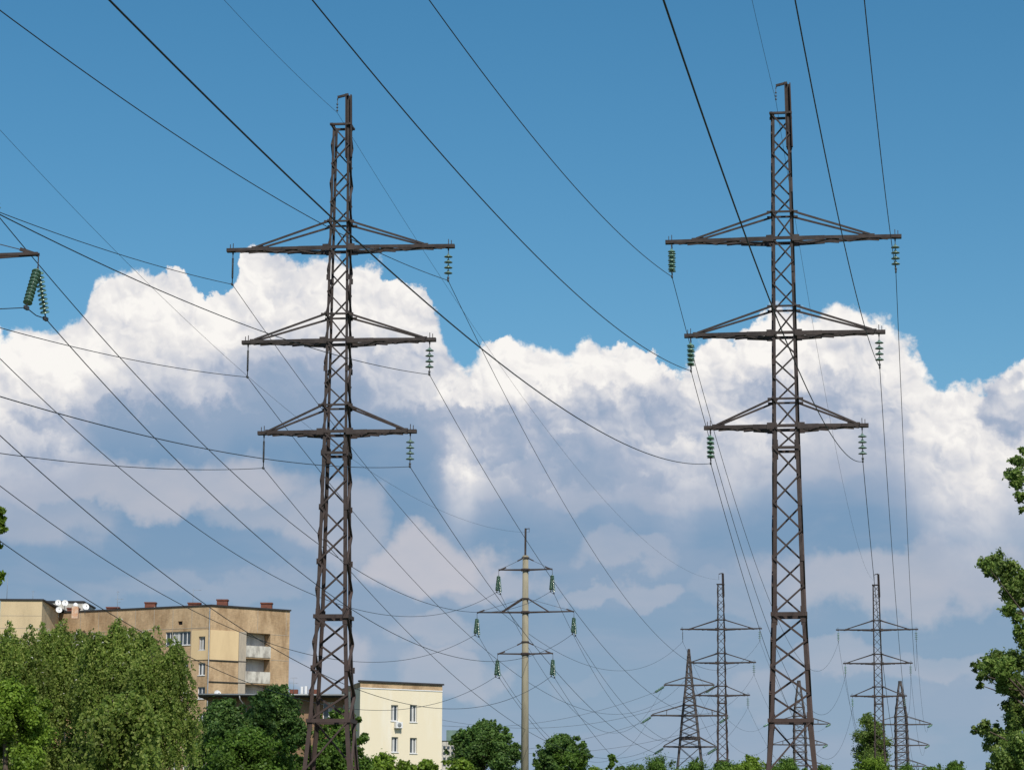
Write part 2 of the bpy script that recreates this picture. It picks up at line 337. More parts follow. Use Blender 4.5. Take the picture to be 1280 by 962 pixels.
def pylon_meshes():
    # legs, one mesh per corner
    for ci, (sx, sy) in enumerate(C4):
        mb = MB(); zz = [0, 6.8, 11.3, 19.6, 28, 33.6]
        for z0, z1 in zip(zz, zz[1:]):
            w = .18 if z1 <= 7 else .15 if z1 < 20 else .105
            mb.angle((sx * hw(z0), sy * hw(z0), z0 - (.1 if z0 else 0)), (sx * hw(z1), sy * hw(z1), z1), w, .02, (-sx, 0, 0), (0, -sy, 0))
        for z in (6.8, 11.3, 18.5): mb.box((sx * hw(z) - .10, sy * hw(z) - .10, z - .3), (sx * hw(z) + .10, sy * hw(z) + .10, z + .3)) if False else None
        for z in (6.8, 11.3, 18.5):                                   # splice angles proud of the leg
            mb.angle((sx * (hw(z - .35) + .012), sy * (hw(z - .35) + .012), z - .35), (sx * (hw(z + .35) + .012), sy * (hw(z + .35) + .012), z + .35), .2, .015, (-sx, 0, 0), (0, -sy, 0))
        mb.box((sx * hw(0) - .35, sy * hw(0) - .35, 0), (sx * hw(0) + .35, sy * hw(0) + .35, .25))
        M_['leg%d' % ci] = mb.mesh('leg', STEEL)
    mb = MB()
    zs = panels([(0.3, 6.8, 3)]); lattice(mb, zs, hw, .10)
    for (a, b, n, w) in ((6.8, 11.3, 4, .12), (11.3, 18.5, 6, .105), (18.5, 19.45, 1, .095), (19.45, 20.65, 1, .095), (20.65, 23.57, 3, .09), (23.57, 24.77, 1, .09), (24.77, 27.83, 3, .085), (27.83, 29.03, 1, .085), (29.03, 33.5, 5, .085)):
        lattice(mb, panels([(a, b, n)]), hw, w, start=n % 2)
    for z in (20.65, 22.3, 24.77, 26.45, 18.5, 16.1, 13.7, 9.05):
        for sx, sy in C4: mb.box((sx * hw(z) - .085 - sx * .02, sy * (hw(z) + .028) - .006, z - .13), (sx * hw(z) + .085 - sx * .02, sy * (hw(z) + .028) + .006, z + .13))
    ring(mb, 6.8, .1, .16, ext=.1); ring(mb, 11.3, .1, .17, ext=.1); ring(mb, 18.5, .08, .12); ring(mb, 33.56, .12, .09, ext=.12)
    for z, hf, f in ARMS: ring(mb, z + 1.2, .08, .08, ext=.25)
    M_['bracing'] = mb.mesh('bracing', STEEL)
    for ai, (z, hf, f) in enumerate(ARMS):                          # one crossarm = both sides, chords run through the body
        mb = MB(); a = hw(z)
        for sy in (-1, 1):
            for sx in (-1, 1):
                tip = Vector((sx * hf, sy * .10, z + .06)); root = Vector((sx * (a + .02), sy * (a + .06), z))
                mb.bar(root, tip, .06, .14); mb.bar(root + Vector((0, 0, -.03)), root.lerp(tip, .30) + Vector((0, 0, -.015)), .064, .19)
                mb.bar(root + Vector((-sx * .06, 0, .0)), root + Vector((sx * .26, -sy * .03, 0)), .09, .29)   # gusset at the body
                q = root.lerp(tip, f) + Vector((0, 0, .10))
                for tt in (.42, .8): c_ = root.lerp(tip, tt); mb.bar(c_ + Vector((-sx * .5, -sy * .03, -.055)), c_ + Vector((sx * .08, -sy * .03, -.10)), .04, .05)
                mb.bar((sx * a, sy * (a + .06), z + 1.2), q, .055, .085)
                mb.bar(q - Vector((sx * .35, 0, .02)), q + Vector((sx * .2, 0, -.04)), .05, .12)
            mb.bar((-a, sy * (a + .062), z + .002), (a, sy * (a + .062), z + .002), .055, .135)
        for sx in (-1, 1):                                          # flat lacing between the two chords
            n = 5; P_ = []
            for i in range(n + 1):
                tt = i / n * .9; xx = a + (hf - a) * tt; yy = (a + .06) * (1 - tt) + .1 * tt
                P_.append((sx * xx, yy * (1 if i % 2 else -1), z - .06 + .05 * tt))
            for p, q in zip(P_, P_[1:]): mb.bar(p, q, .07, .05)
            mb.box((min(sx * (hf - .25), sx * (hf + .13)), -.13, z - .03), (max(sx * (hf - .25), sx * (hf + .13)), .13, z + .13))
            mb.bar((sx * (hf - .15), 0, z + .13), (sx * (hf - .15), 0, z + .38), .03)
            mb.bar((sx * (hf - .02), 0, z + .13), (sx * (hf - .02), 0, z + .33), .03)
            mb.bar((sx * (hf - .15), 0, z + .0), (sx * (hf - .15), 0, z - .14), .06)
        M_['arm%d' % ai] = mb.mesh('crossarm', STEEL)
    mb = MB(); a = hw(33) - .02
    mb.bar((a - .12, -a, 32.0), (a - .16, -a, 34.98), .05, .22, (0, 1, 0)); mb.bar((a + .13, -a, 32.0), (a + .07, -a, 34.93), .05, .22, (0, 1, 0))
    mb.bar((a, -a + .1, 31.9), (a - .05, -a + .1, 34.93), .24, .03, (0, 1, 0))
    mb.bar((a - .05, -a, 34.96), (a - .55, -a, 34.84), .1, .1); mb.bar((a - .52, -a, 34.86), (a - .56, -a, 34.7), .04)
    M_['peak'] = mb.mesh('earth_peak', STEEL)
    mb = MB(); mb.bar((0, 0, 0), (0, 0, -.62), .022)
    for i in range(3): mb.lathe([(.01, -.16 - .15 * i), (.045, -.2 - .15 * i), (.05, -.225 - .15 * i), (.01, -.235 - .15 * i)], 10)
    M_['peak_ins'] = mb.mesh('earth_wire_insulator', FIT)
    # suspension insulator strings (hang from z=0 to the clamp at -1.38)
    mb = MB(); mb.tube([(0, 0, 0), (0, 0, -1.36)], .018, 6); mb.box((-.035, -.13, -1.42), (.035, .13, -1.34)); mb.lathe([(0, -1.2), (.05, -1.22), (.05, -1.3), (0, -1.32)], 8)
    M_['hanger'] = mb.mesh('insulator_string', FIT)
    mb = MB(); mb.tube([(0, 0, 0), (0, 0, -1.36)], .022, 6); mb.tube([(0, 0, -.16), (0, 0, -1.12)], .035, 8)
    for i in range(18): mb.lathe([(.03, -.18 - .05 * i), (.055, -.195 - .05 * i), (.055, -.20 - .05 * i), (.03, -.21 - .05 * i)], 8)
    mb.box((-.035, -.13, -1.42), (.035, .13, -1.34))
    M_['rod'] = mb.mesh('insulator_string', FIT)
    for k, m in (('disc_g', GREEN_GLASS), ('disc_w', GREY_GLASS)):
        mb = MB(); mb.lathe([(.0, .0), (.045, .0), (.05, -.05), (.10, -.065), (.165, -.105), (.17, -.125), (.13, -.115), (.12, -.135), (.08, -.115), (.03, -.12), (.02, -.17)], 16)
        M_[k] = mb.mesh('insulator_disc', m)
    mb = MB(); mb.bar((0, -.24, 0), (0, .24, 0), .05, .06)
    for y in (-.2, .2): mb.tube([(0, y, 0), (0, y, -1.22)], .018, 6)
    mb.bar((0, -.24, -1.22), (0, .24, -1.22), .05, .07); mb.tube([(0, 0, -1.2), (0, 0, -1.36)], .02, 6); mb.box((-.035, -.13, -1.42), (.035, .13, -1.34))
    M_['double'] = mb.mesh('insulator_string', FIT)
pylon_meshes()
CL = {}                                                              # clamp points in the world
def pylon(key, X, Y, rot, kinds, label, group='large lattice pylons of the two lines'):
    root = empty('lattice_pylon', (X, Y, 0), rot); tag(root, label, 'pylon', group)
    for c in range(4): link('leg', M_['leg%d' % c], root)
    for k, nm in (('bracing', 'bracing'), ('peak', 'earth_peak')): link(nm, M_[k], root)
    for a in range(3): link('crossarm', M_['arm%d' % a], root)
    R = Matrix.Translation((X, Y, 0)) @ Matrix.Rotation(rot, 4, 'Z')
    a = hw(33) - .02
    o = link('earth_wire_insulator', M_['peak_ins'], root); o.location = (a - .56, -a, 34.72)
    CL[key, 'g'] = R @ Vector((a - .56, -a, 34.12))
    for si, sx in enumerate((-1, 1)):
        for ai, (z, hf, f) in enumerate(ARMS):
            kd = kinds[si * 3 + ai]
            h = link('insulator_string', M_['rod' if kd == 'rod' else 'double' if kd == 'dbl' else 'hanger'], root)
            h.location = (sx * (hf - .15), 0, z - .14)
            CL[key, 'LR'[si] + 'tmb'[ai]] = R @ Vector((sx * (hf - .15), 0, z - .14 - 1.38))
            if kd == 'rod': continue
            for y in ((-.2, .2) if kd == 'dbl' else (0,)):
                for i in range(4 if kd == 'w' else 5):
                    d = link('insulator_disc', M_['disc_w' if kd == 'w' else 'disc_g'], h); d.location = (0, y, -.17 - (.25 if kd == 'w' else .2) * i)
                    if kd == 'w': d.scale = (1.12, 1.12, 1.1)
    return root
pylon('L', -7.75, 105, math.radians(-5.6), ['rod'] * 3 + ['w'] * 3, 'tall rusty lattice pylon rising in front of the cream building')
pylon('R', 11.93, 103, math.radians(-7), ['dbl'] * 3 + ['w', 'w', 'w'], 'tall rusty lattice pylon on the right, green insulators on its left arms')
pylon('FL', 26.75, 306, math.radians(-9), ['rod'] * 3 + ['w'] * 3, 'distant lattice pylon close behind the pointed anchor tower, left of the tall right pylon')
pylon('FR', 46.6, 306, math.radians(-8), ['g', 'g', 'g', 'w', 'w', 'w'], 'distant lattice pylon standing in front of the tall poplar, right of the tall right pylon')

# ------------------------------------------------------------------ concrete poles of the third line
PZ = [at(657, v, 176).z for v in (660, 697, 712, 748, 765, 802, 817)]   # spike top, stay, arm, stay, arm, stay, arm
HALF = (2.0, 3.6, 2.05)
def pole_meshes():
    top = at(657, 694, 176).z
    mb = MB(); mb.tube([(0, 0, 0), (0, 0, top)], [.315, .215], 20); M_['pole'] = mb.mesh('pole', CONCRETE)
    mb = MB(); mb.bar((-.03, 0, top - 2.0), (0, 0, PZ[0]), .13, .13); mb.bar((0, 0, PZ[0] - .05), (.3, 0, PZ[0] - .02), .05); mb.bar((.27, 0, PZ[0]), (.27, 0, PZ[0] - .3), .025)
    M_['spike'] = mb.mesh('earth_wire_spike', STEEL)
    for i in range(3):
        zs, za = PZ[1 + 2 * i], PZ[2 + 2 * i]; h = HALF[i]; mb = MB(); r = .27
        for y in (-1, 1):
            mb.bar((-h, y * .06, za + .04), (-.02, y * (r + .05), za), .05, .08); mb.bar((h, y * .06, za + .04), (.02, y * (r + .05), za), .05, .08)
        for sx in (-1, 1):
            k = .42 if i != 1 else 0.0
            if i == 1: mb.bar((sx * .2, -r, zs), (sx * h * .5, -.16, za), .06, .09); mb.bar((sx * .2, r, zs), (sx * h * .5, .16, za), .06, .09); mb.bar((sx * .2, 0, zs), (sx * (h - .1), 0, za + .06), .022)
            else:
                mb.bar((sx * .15, 0, zs), (sx * .6, 0, zs - (zs - za) * .25), .05, .09); mb.bar((sx * .55, 0, zs - (zs - za) * .24), (sx * (h - .1), 0, za + .06), .024)
            mb.bar((sx * h, 0, za), (sx * (h - .55), 0, za + .2), .07, .1)
            mb.bar((sx * h, 0, za), (sx * h, 0, za - .34), .025)
        mb.lathe([(r + .05, za - .09), (r + .055, za + .09)], 16); mb.lathe([(r + .02, zs - .05), (r + .02, zs + .05)], 16)
        M_['parm%d' % i] = mb.mesh('crossarm', STEEL)
    # pair of strings spreading along the line: leans by +-0.8 m over 1.4 m
    for k, sy in (('vn', -1), ('vf', 1)):
        d = Vector((0, sy * .72, -1.3)).normalized(); q = d.to_track_quat('-Z', 'Y').to_matrix().to_4x4()
        mb = MB(); mb.tube([(0, 0, 0), d * 1.52], .02, 6); mb.box((-.04, d.y * 1.52 - .12, d.z * 1.52 - .08), (.04, d.y * 1.52 + .12, d.z * 1.52 + .02))
        M_[k] = mb.mesh('insulator_string', FIT)
        mb = MB()
        for i in range(10):
            T = Matrix.Translation(d * (.14 + .127 * i)) @ q
            mb.lathe([(.0, .0), (.04, .0), (.05, -.03), (.12, -.05), (.135, -.08), (.1, -.075), (.05, -.09), (.02, -.1)], 14, T)
        M_[k + 'd'] = mb.mesh('insulator_discs', GREEN_GLASS)
        mb = MB()
        for i in range(10):
            T = Matrix.Translation(d * (.14 + .127 * i)) @ q
            mb.lathe([(.0, .012), (.042, .01), (.048, -.02), (.052, -.035)], 8, T)
        M_[k + 'c'] = mb.mesh('insulator_caps', BRIGHT_FIT)
        M_[k + 'off'] = d * 1.55
pole_meshes()
def pole(key, X, Y, rot, label):
    root = empty('power_pole', (X, Y, 0), rot); tag(root, label, 'power pole', 'concrete poles of the middle line')
    link('pole', M_['pole'], root); link('earth_wire_spike', M_['spike'], root)
    R = Matrix.Translation((X, Y, 0)) @ Matrix.Rotation(rot, 4, 'Z'); CL[key, 'g'] = R @ Vector((.27, 0, PZ[0] - .3))
    for i in range(3):
        link('crossarm', M_['parm%d' % i], root)
        for si, sx in enumerate((-1, 1)):
            for k in ('vn', 'vf'):
                p = Vector((sx * HALF[i], 0, PZ[2 + 2 * i] - .32))
                h = link('insulator_string', M_[k], root); h.location = p
                link('insulator_discs', M_[k + 'd'], h); link('insulator_caps', M_[k + 'c'], h)
                CL[key, 'LR'[si] + 'tmb'[i], k[1]] = R @ (p + M_[k + 'off'])
PROT = math.radians(-10)
pole('P', 1.05, 176, PROT, 'round concrete pole with three narrow steel arms between the round trees')
tipLL = at(48, 322, 66)
pole('LL', tipLL.x - HALF[1] * math.cos(PROT), tipLL.y - HALF[1] * math.sin(PROT), PROT, 'pole whose rusty arm tip and two green insulator strings reach in at the left edge')
print('LL arm z', PZ[4], 'photo', tipLL.z)

# ------------------------------------------------------------------ anchor towers far back
def anchor(key, X, Y, rot, tab, top, arms, wleg, wbr, pn, label, pyr=False):
    root = empty('anchor_tower', (X, Y, 0), rot); tag(root, label, 'pylon', 'far anchor towers')
    h = lambda z: lerp(tab, z)
    zz = sorted({z for z, _ in tab})
    for sx, sy in C4:
        mb = MB()
        for a, b in zip(zz, zz[1:]): mb.angle((sx * h(a), sy * h(a), a), (sx * h(b), sy * h(b), b + .05), wleg, .03, (-sx, 0, 0), (0, -sy, 0))
        mb.build('leg', STEEL_FAR, root)
    mb = MB(); lv = panels(pn); lattice(mb, lv, h, wbr); lattice(mb, lv, h, wbr, start=1)
    for z in lv[::3]: ring(mb, z, wbr, wbr * 1.3, h)
    mb.build('bracing', STEEL_FAR, root)
    R = Matrix.Translation((X, Y, 0)) @ Matrix.Rotation(rot, 4, 'Z')
    for i, (z, hf, dzs) in enumerate(arms):
        mb = MB(); a = h(z)
        for sx in (-1, 1):
            for sy in (-1, 1):
                mb.bar((sx * a, sy * (a + .05), z), (sx * hf, sy * .25, z + .05), .09, .16)
                mb.bar((sx * h(z + dzs), sy * (h(z + dzs) + .04), z + dzs), (sx * hf * .96, sy * .25, z + .18), .07, .10)
                if hf > 4: mb.bar((sx * (a + hf) / 2, sy * (a / 2 + .17), z), (sx * (h(z + dzs) + hf) / 2, sy * .4, z + dzs * .52), .06)
            n = 5; P_ = [(sx * (a + (hf - a) * k / n), (a * (1 - k / n) + .2) * (1 if k % 2 else -1), z - .05) for k in range(n + 1)]
            for p, q in zip(P_, P_[1:]): mb.bar(p, q, .06, .05)
            CL[key, ('L' if sx < 0 else 'R') + 'tmb'[i]] = R @ Vector((sx * hf, 0, z))
        for sy in (-1, 1): mb.bar((-a, sy * (a + .052), z + .003), (a, sy * (a + .052), z + .003), .085, .155)
        ring(mb, z + dzs, .1, .12, h)
        mb.build('crossarm', STEEL_FAR, root)
    CL[key, 'g'] = R @ Vector((0, 0, top))
    return root, R
YT = 320
zt = {v: at(861, v, YT).z for v in (811, 846, 856, 881, 894, 921, 933)}
tabT = [(0, 2.6), (at(861, 962, YT).z, 1.75), (zt[933], 1.42), (zt[894], 1.0), (zt[856], .52), (zt[811], .10)]
armsT = [(zt[856], 3.35, zt[846] - zt[856]), (zt[894], 5.1, zt[881] - zt[894]), (zt[933], 3.5, zt[921] - zt[933])]
rootT, RTm = anchor('T', at(861, 811, YT).x, YT, math.radians(-3), tabT, zt[811], armsT, .24, .10,
                    [(0, zt[933], 5), (zt[933], zt[894], 4), (zt[894], zt[856], 5), (zt[856], zt[811], 5)],
                    'pointed far tower with wide braced legs and green tension insulators, left of the distant pylons')
YA = 430
za = {v: at(1125, v, YA).z for v in (851, 895, 905, 922, 931, 949, 957)}
tabA = [(0, 1.3), (za[931], 1.12), (za[895], 1.05), (za[851], .22)]
armsA = [(za[905], 5.5, za[895] - za[905]), (za[931], 4.9, za[922] - za[931]), (za[957], 4.3, za[949] - za[957])]
pnA = [(0, za[957], 4), (za[957], za[931], 3), (za[931], za[895], 4), (za[895], za[851], 4)]
for key, u, lab in (('T2', 998.5, 'far dark tower with pyramid top seen between the legs of the tall right pylon'), ('T3', 1125, 'far dark tower with pyramid top just right of the poplar')):
    anchor(key, at(u, 851, YA).x, YA, math.radians(-2), tabA, za[851], armsA, .24, .10, pnA, lab)
# green tension strings of the anchor tower, reaching out to the left
mbh = MB(); mbh.tube([(0, 0, 0), (0, 0, -1.75)], .03, 6); mbh.box((-.05, -.05, -1.82), (.05, .05, -1.72)); M_['ths'] = mbh.mesh('tension_string', FIT)
mbh = MB()
for i in range(9): mbh.lathe([(0, -.2 - .15 * i), (.06, -.2 - .15 * i), (.17, -.27 - .15 * i), (.17, -.31 - .15 * i), (.05, -.3 - .15 * i)], 10)
M_['thd'] = mbh.mesh('insulator_discs', GREEN_GLASS)
TEND = {}
for kk in ('Lt', 'Lm', 'Lb', 'Rt', 'Rm', 'Rb'):
    tip = CL['T', kk] + Vector((0, 0, -.1)); d = Vector((-.82, -.15, -.52)).normalized()
    for oy in (-.22, .22):
        s_ = tip + Vector((.15, oy, 0)); o = link('tension_string', M_['ths'], rootT); o2 = link('insulator_discs', M_['thd'], o)
        o.matrix_local = RTm.inverted() @ Matrix.Translation(s_) @ d.to_track_quat('-Z', 'Y').to_matrix().to_4x4()
    TEND[kk] = tip + d * 1.78
for key, dd in (('T2', -1), ('T3', -1)):
    for kk in ('Rt', 'Rm', 'Rb', 'Lt', 'Lm', 'Lb'):
        tip = CL[key, kk]; root = [o for o in bpy.data.objects if o.name.startswith('anchor_tower') and abs(o.location.x - tip.x) < 8 and o.location.y == YA][0]
        R = Matrix.Translation(root.location) @ Matrix.Rotation(root.rotation_euler.z, 4, 'Z')
        d = Vector((-.55, -.7, -.28)).normalized(); o = link('tension_string', M_['ths'], root); link('insulator_discs', M_['thd'], o)
        o.matrix_local = R.inverted() @ Matrix.Translation(tip) @ d.to_track_quat('-Z', 'Y').to_matrix().to_4x4()
        TEND[key + kk] = tip + d * 1.75

# ------------------------------------------------------------------ wires: every span is a parabola hung in its own vertical plane
RW = .0145
PXW = []
def wire(pts, label, group, rad=RW, name='power_line'):
    base = Vector(pts[0]); mb = MB(); mb.tube([p - base for p in pts], rad, 6); o = mb.build(name, WIRE); o.location = base
    tag(o, label, 'wire', group); PXW.append((label, [px(p) for p in pts if (p.y > 2)])); return o
def span(A, B, tr, label, group, rad=RW, sag=None, n=64):
    A, B = Vector(A), Vector(B); dx, dy = B.x - A.x, B.y - A.y; num = den = 0; dbg = []
    for (u, v) in tr:
        r = ray(u, v)                                               # camera at x=0,y=0
        t = (A.x * r.y - A.y * r.x) / (r.x * dy - r.y * dx)         # A + t*(B-A) parallel to the ray in plan
        Yp = A.y + t * dy; Z = r.z * Yp / r.y + CH
        w = 4 * t * (1 - t); e = (A.z + (B.z - A.z) * t) - Z
        num += w * e; den += w * w; dbg.append((round(t, 2), round(e / w, 1) if abs(w) > .02 else None))
    s = sag if sag is not None else num / den
    pts = []
    for i in range(n + 1):
        t = i / n; p = A.lerp(B, t); p.z -= 4 * s * t * (1 - t); pts.append(p)
    print('span %-46s sag %.1f' % (label[:46], s), dbg)
    wire(pts, label, group, rad); return s
def incoming(A, slope, tr, label, group, rad=RW, yend=-32, n=70):
    A = Vector(A); rows = []; dbg = []
    for (u, v) in tr:
        r = ray(u, v); k = r.x / r.y; Yp = (A.x - slope * A.y) / (k - slope); Z = r.z / r.y * Yp + CH; t = A.y - Yp
        rows.append((t, Z - A.z)); dbg.append((round(Yp), round(Z, 1)))
    if len(rows) > 1:
        M = np.array([[t, t * t] for t, _ in rows] + [[0, 2500]]); bb = np.array([z for _, z in rows] + [2500 * .0011]); b, c = np.linalg.lstsq(M, bb, rcond=None)[0]
    else:
        t, z = rows[0]; c = .0016; b = (z - c * t * t) / t
    print('in   %-46s b %.3f c %.5f' % (label[:46], b, c), dbg)
    pts = []
    for i in range(n + 1):
        t = (A.y - yend) * i / n; pts.append(Vector((A.x - slope * t, A.y - t, A.z + b * t + c * t * t)))
    wire(pts, label, group, rad)
POS = {'Lt': 'top left', 'Lm': 'middle left', 'Lb': 'bottom left', 'Rt': 'top right', 'Rm': 'middle right', 'Rb': 'bottom right'}
for key, nm, T_, sl_ in (
    ('R', 'right', {'Lt': [(537, 0), (620, 112), (740, 260)], 'Lm': [(387, 0), (500, 132), (640, 290), (760, 396)], 'Lb': [(135, 0), (220, 90), (447, 290), (600, 436), (760, 548)],
                    'Rt': [(1080, 0), (1100, 180)], 'Rm': [(993, 0), (1040, 230)], 'Rb': [(825, 0), (895, 180), (960, 370)], 'g': [(940, 0)]}, .178),
    ('L', 'left', {'Lt': [(0, 267), (150, 316)], 'Lm': [(0, 412), (150, 443)], 'Lb': [(0, 570), (160, 578)], 'Rt': [(0, 18), (200, 155), (400, 272)],
                   'Rm': [(0, 275), (160, 345), (320, 403)], 'Rb': [(0, 498), (205, 547)], 'g': [(280, 0)]}, .175)):
    for kk, tr in T_.items():
        lab = 'wire from overhead to the %s insulator of the tall %s pylon' % (POS[kk], nm) if kk != 'g' else 'thin earth wire from overhead to the peak of the tall %s pylon' % nm
        s0 = {('R', 'Rt'): .1765, ('R', 'Rm'): .178}.get((key, kk), sl_)
        incoming(CL[key, kk], s0, tr, lab, 'wires coming in from overhead', rad=RW if kk != 'g' else .008)
for a, b, nm, T_ in (
    ('R', 'FR', 'right', {'Lt': [(912, 600), (1028, 836)], 'Lm': [(904, 600), (1030, 890)], 'Lb': [(895, 600), (1025, 943)],
                         'Rt': [(1130, 560), (1139, 740)], 'Rm': [(1105, 560), (1118, 740)], 'Rb': [(1083, 620), (1091, 725)], 'g': [(1002, 310), (1045, 570)]}),
    ('L', 'FL', 'left', {'Lt': [(439, 556), (550, 700), (760, 833), (795, 836)], 'Lm': [(440, 632), (560, 762), (737, 886), (786, 890)], 'Lb': [(441, 718), (560, 840)],
                        'Rt': [(600, 430), (714, 640), (794, 757), (816, 785)], 'Rm': [(660, 660), (703, 740), (780, 836), (816, 866)], 'Rb': [(550, 632), (617, 737), (687, 826), (757, 900)], 'g': [(530, 300), (700, 560), (800, 665)]})):
    for kk, tr in T_.items():
        lab = 'sagging wire from %s insulator of tall %s pylon to the distant pylon' % (POS[kk], nm) if kk != 'g' else 'thin sagging earth wire from the peak of the tall %s pylon to the distant one' % nm
        span(CL[a, kk], CL[b, kk], tr, lab, 'wires between near and distant pylons', rad=RW if kk != 'g' else .008, sag=9.25 if kk != 'g' else 5.1)
# middle line: pole at the left edge -> concrete pole
TC = {'Rt': [(148, 444), (256, 556), (400, 680), (490, 737), (560, 761)], 'Rm': [(147, 500), (230, 586), (400, 731), (490, 792), (560, 818)],
      'Rb': [(0, 445), (144, 581), (240, 653), (394, 745)], 'Lt': [(0, 445)], 'Lm': [], 'Lb': []}
TC['Rb'] = [(234, 757), (391, 836), (451, 864), (551, 887)]; TC['Lt'] = [(0, 445), (144, 581), (240, 653), (394, 745), (490, 770)]
TC['Lm'] = [(0, 601), (100, 684), (234, 757), (392, 818), (500, 827)]; TC['Lb'] = [(5, 672), (133, 760), (280, 841), (444, 888), (525, 884)]
TC['Rb'] = [(0, 532), (120, 645), (259, 755), (391, 836), (551, 887)]
for kk, tr in TC.items():
    span(CL['LL', kk, 'f'], CL['P', kk, 'n'], tr, 'wire crossing the left sky to the %s insulators of the concrete pole' % POS[kk], 'wires of the middle line')
span(CL['LL', 'g'], CL['P', 'g'], [(0, 178), (155, 322), (300, 460), (555, 640)], 'hair-thin earth wire falling across the left cloud to the tip of the concrete pole', 'wires of the middle line', rad=.006)
incoming(CL['LL', 'Rm', 'n'], .173, [(0, 386)], 'short piece of wire entering at the left edge below the arm tip', 'wires of the middle line', yend=20)
for key in ('LL', 'P'):
    for kk in POS:
        a, b = CL[key, kk, 'n'], CL[key, kk, 'f']
        wire([a, (a + b) / 2 - Vector((0, 0, .06)), b], 'short wire link under the paired %s insulators of the %s' % (POS[kk], 'concrete pole' if key == 'P' else 'left edge pole'), 'wire links under paired insulators')
TP = {'Rt': [(702, 760), (714, 781), (735, 825), (782, 900)], 'Rm': [(738, 826), (752, 846), (775, 876), (800, 899)], 'Rb': [(700, 856), (707, 870), (740, 915)],
      'Lt': [(642, 777), (654, 795), (674, 830), (700, 870)], 'Lm': [(616, 826), (644, 869)], 'Lb': [(640, 870)]}
for kk, tr in TP.items():
    span(CL['P', kk, 'f'], CL['T', kk], tr, 'wire dropping from the %s insulators of the concrete pole towards the pointed tower' % POS[kk], 'wires of the middle line')
for a, b, nm, T_ in (('FL', 'T2', 'left', {'Rm': [(945, 847), (960, 884)], 'Rb': [(937, 888), (956, 938)]}), ('FR', 'T3', 'right', {'Rt': [(1149, 824), (1158, 929)], 'Lm': [(1064, 891), (1070, 910)]})):
    for kk in ('Lt', 'Lm', 'Lb', 'Rt', 'Rm', 'Rb'):
        span(CL[a, kk], TEND[b + kk], [], 'faint far wire from the %s insulator of the %s distant pylon onwards' % (POS[kk], nm), 'far wires beyond the distant pylons', sag=4.6)
TD = {'Lt': [(758, 885)], 'Lm': [(740, 920)], 'Lb': [(780, 950), (744, 950)], 'Rt': [(843, 876), (791, 892), (742, 906)], 'Rm': [(820, 921)], 'Rb': [(840, 948)]}
for kk, tr in TD.items():
    E_ = TEND[kk]; B = Vector((E_.x - 42, E_.y - 6, {'t': 18.5, 'm': 14.5, 'b': 10.5}[kk[1]]))
    span(E_, B, tr, 'faint wire coming from behind the trees to the %s insulators of the pointed tower' % POS[kk], 'cross wires to the pointed tower', rad=.02, sag=None if kk in ('Lt', 'Rt') else 3.0)

# ------------------------------------------------------------------ buildings
BRICK = None
def brick_mat(name, c1, c2, mortar, stain=.5, sc=1.0):
    m = bpy.data.materials.new(name); m.use_nodes = True; nt = m.node_tree; b = nt.nodes['Principled BSDF']; b.inputs['Roughness'].default_value = .92; b.inputs['Specular IOR Level'].default_value = .15
    t = nt.nodes.new('ShaderNodeUVMap'); mp = nt.nodes.new('ShaderNodeMapping'); nt.links.new(t.outputs[0], mp.inputs[0]); mp.inputs['Scale'].default_value = (sc, sc, sc)
    br = nt.nodes.new('ShaderNodeTexBrick'); nt.links.new(mp.outputs[0], br.inputs['Vector'])
    br.inputs['Color1'].default_value = (*c1, 1); br.inputs['Color2'].default_value = (*c2, 1); br.inputs['Mortar'].default_value = (*mortar, 1)
    br.inputs['Scale'].default_value = 1; br.inputs['Brick Width'].default_value = .26; br.inputs['Row Height'].default_value = .085; br.inputs['Mortar Size'].default_value = .008
    n = nt.nodes.new('ShaderNodeTexNoise'); n.inputs['Scale'].default_value = .6; n.inputs['Detail'].default_value = 9; n.inputs['Roughness'].default_value = .72
    mp2 = nt.nodes.new('ShaderNodeMapping'); mp2.inputs['Scale'].default_value = (1, .35, 1); nt.links.new(t.outputs[0], mp2.inputs[0]); nt.links.new(mp2.outputs[0], n.inputs['Vector'])
    r = nt.nodes.new('ShaderNodeMapRange'); r.inputs['From Min'].default_value = .42; r.inputs['From Max'].default_value = .62; r.inputs['To Max'].default_value = stain; nt.links.new(n.outputs[0], r.inputs['Value'])
    mx = nt.nodes.new('ShaderNodeMix'); mx.data_type = 'RGBA'; mx.blend_type = 'MULTIPLY'; nt.links.new(r.outputs[0], mx.inputs[0]); nt.links.new(br.outputs[0], mx.inputs[6]); mx.inputs[7].default_value = (.55, .5, .46, 1)
    nt.links.new(mx.outputs[2], b.inputs['Base Color'])
    return m
BRICK = brick_mat('buff_brick', (.56, .39, .225), (.45, .315, .185), (.47, .37, .25), .85)
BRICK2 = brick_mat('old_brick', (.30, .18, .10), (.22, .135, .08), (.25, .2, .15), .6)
def stain_mat(name, c, c2, sc=.6, st=(1, .25, 1), lo=.45, hi=.7):
    m = mat(name, c, .9, 0, 0, sc, c2, lo=lo, hi=hi, spec=.15); nt = m.node_tree
    tc_ = [n for n in nt.nodes if n.type == 'TEX_COORD'][0]; mp = [n for n in nt.nodes if n.type == 'MAPPING'][0]; uv = nt.nodes.new('ShaderNodeUVMap')
    nt.links.new(uv.outputs[0], mp.inputs[0]); mp.inputs['Scale'].default_value = st; return m
PEACH = stain_mat('peach_render', (.66, .50, .29), (.58, .43, .25))
CREAM = stain_mat('cream_render', (.74, .66, .49), (.77, .72, .60), .35, (1, .18, 1), .5, .68)
PALE = stain_mat('pale_tile', (.60, .47, .29), (.50, .39, .24), .5)
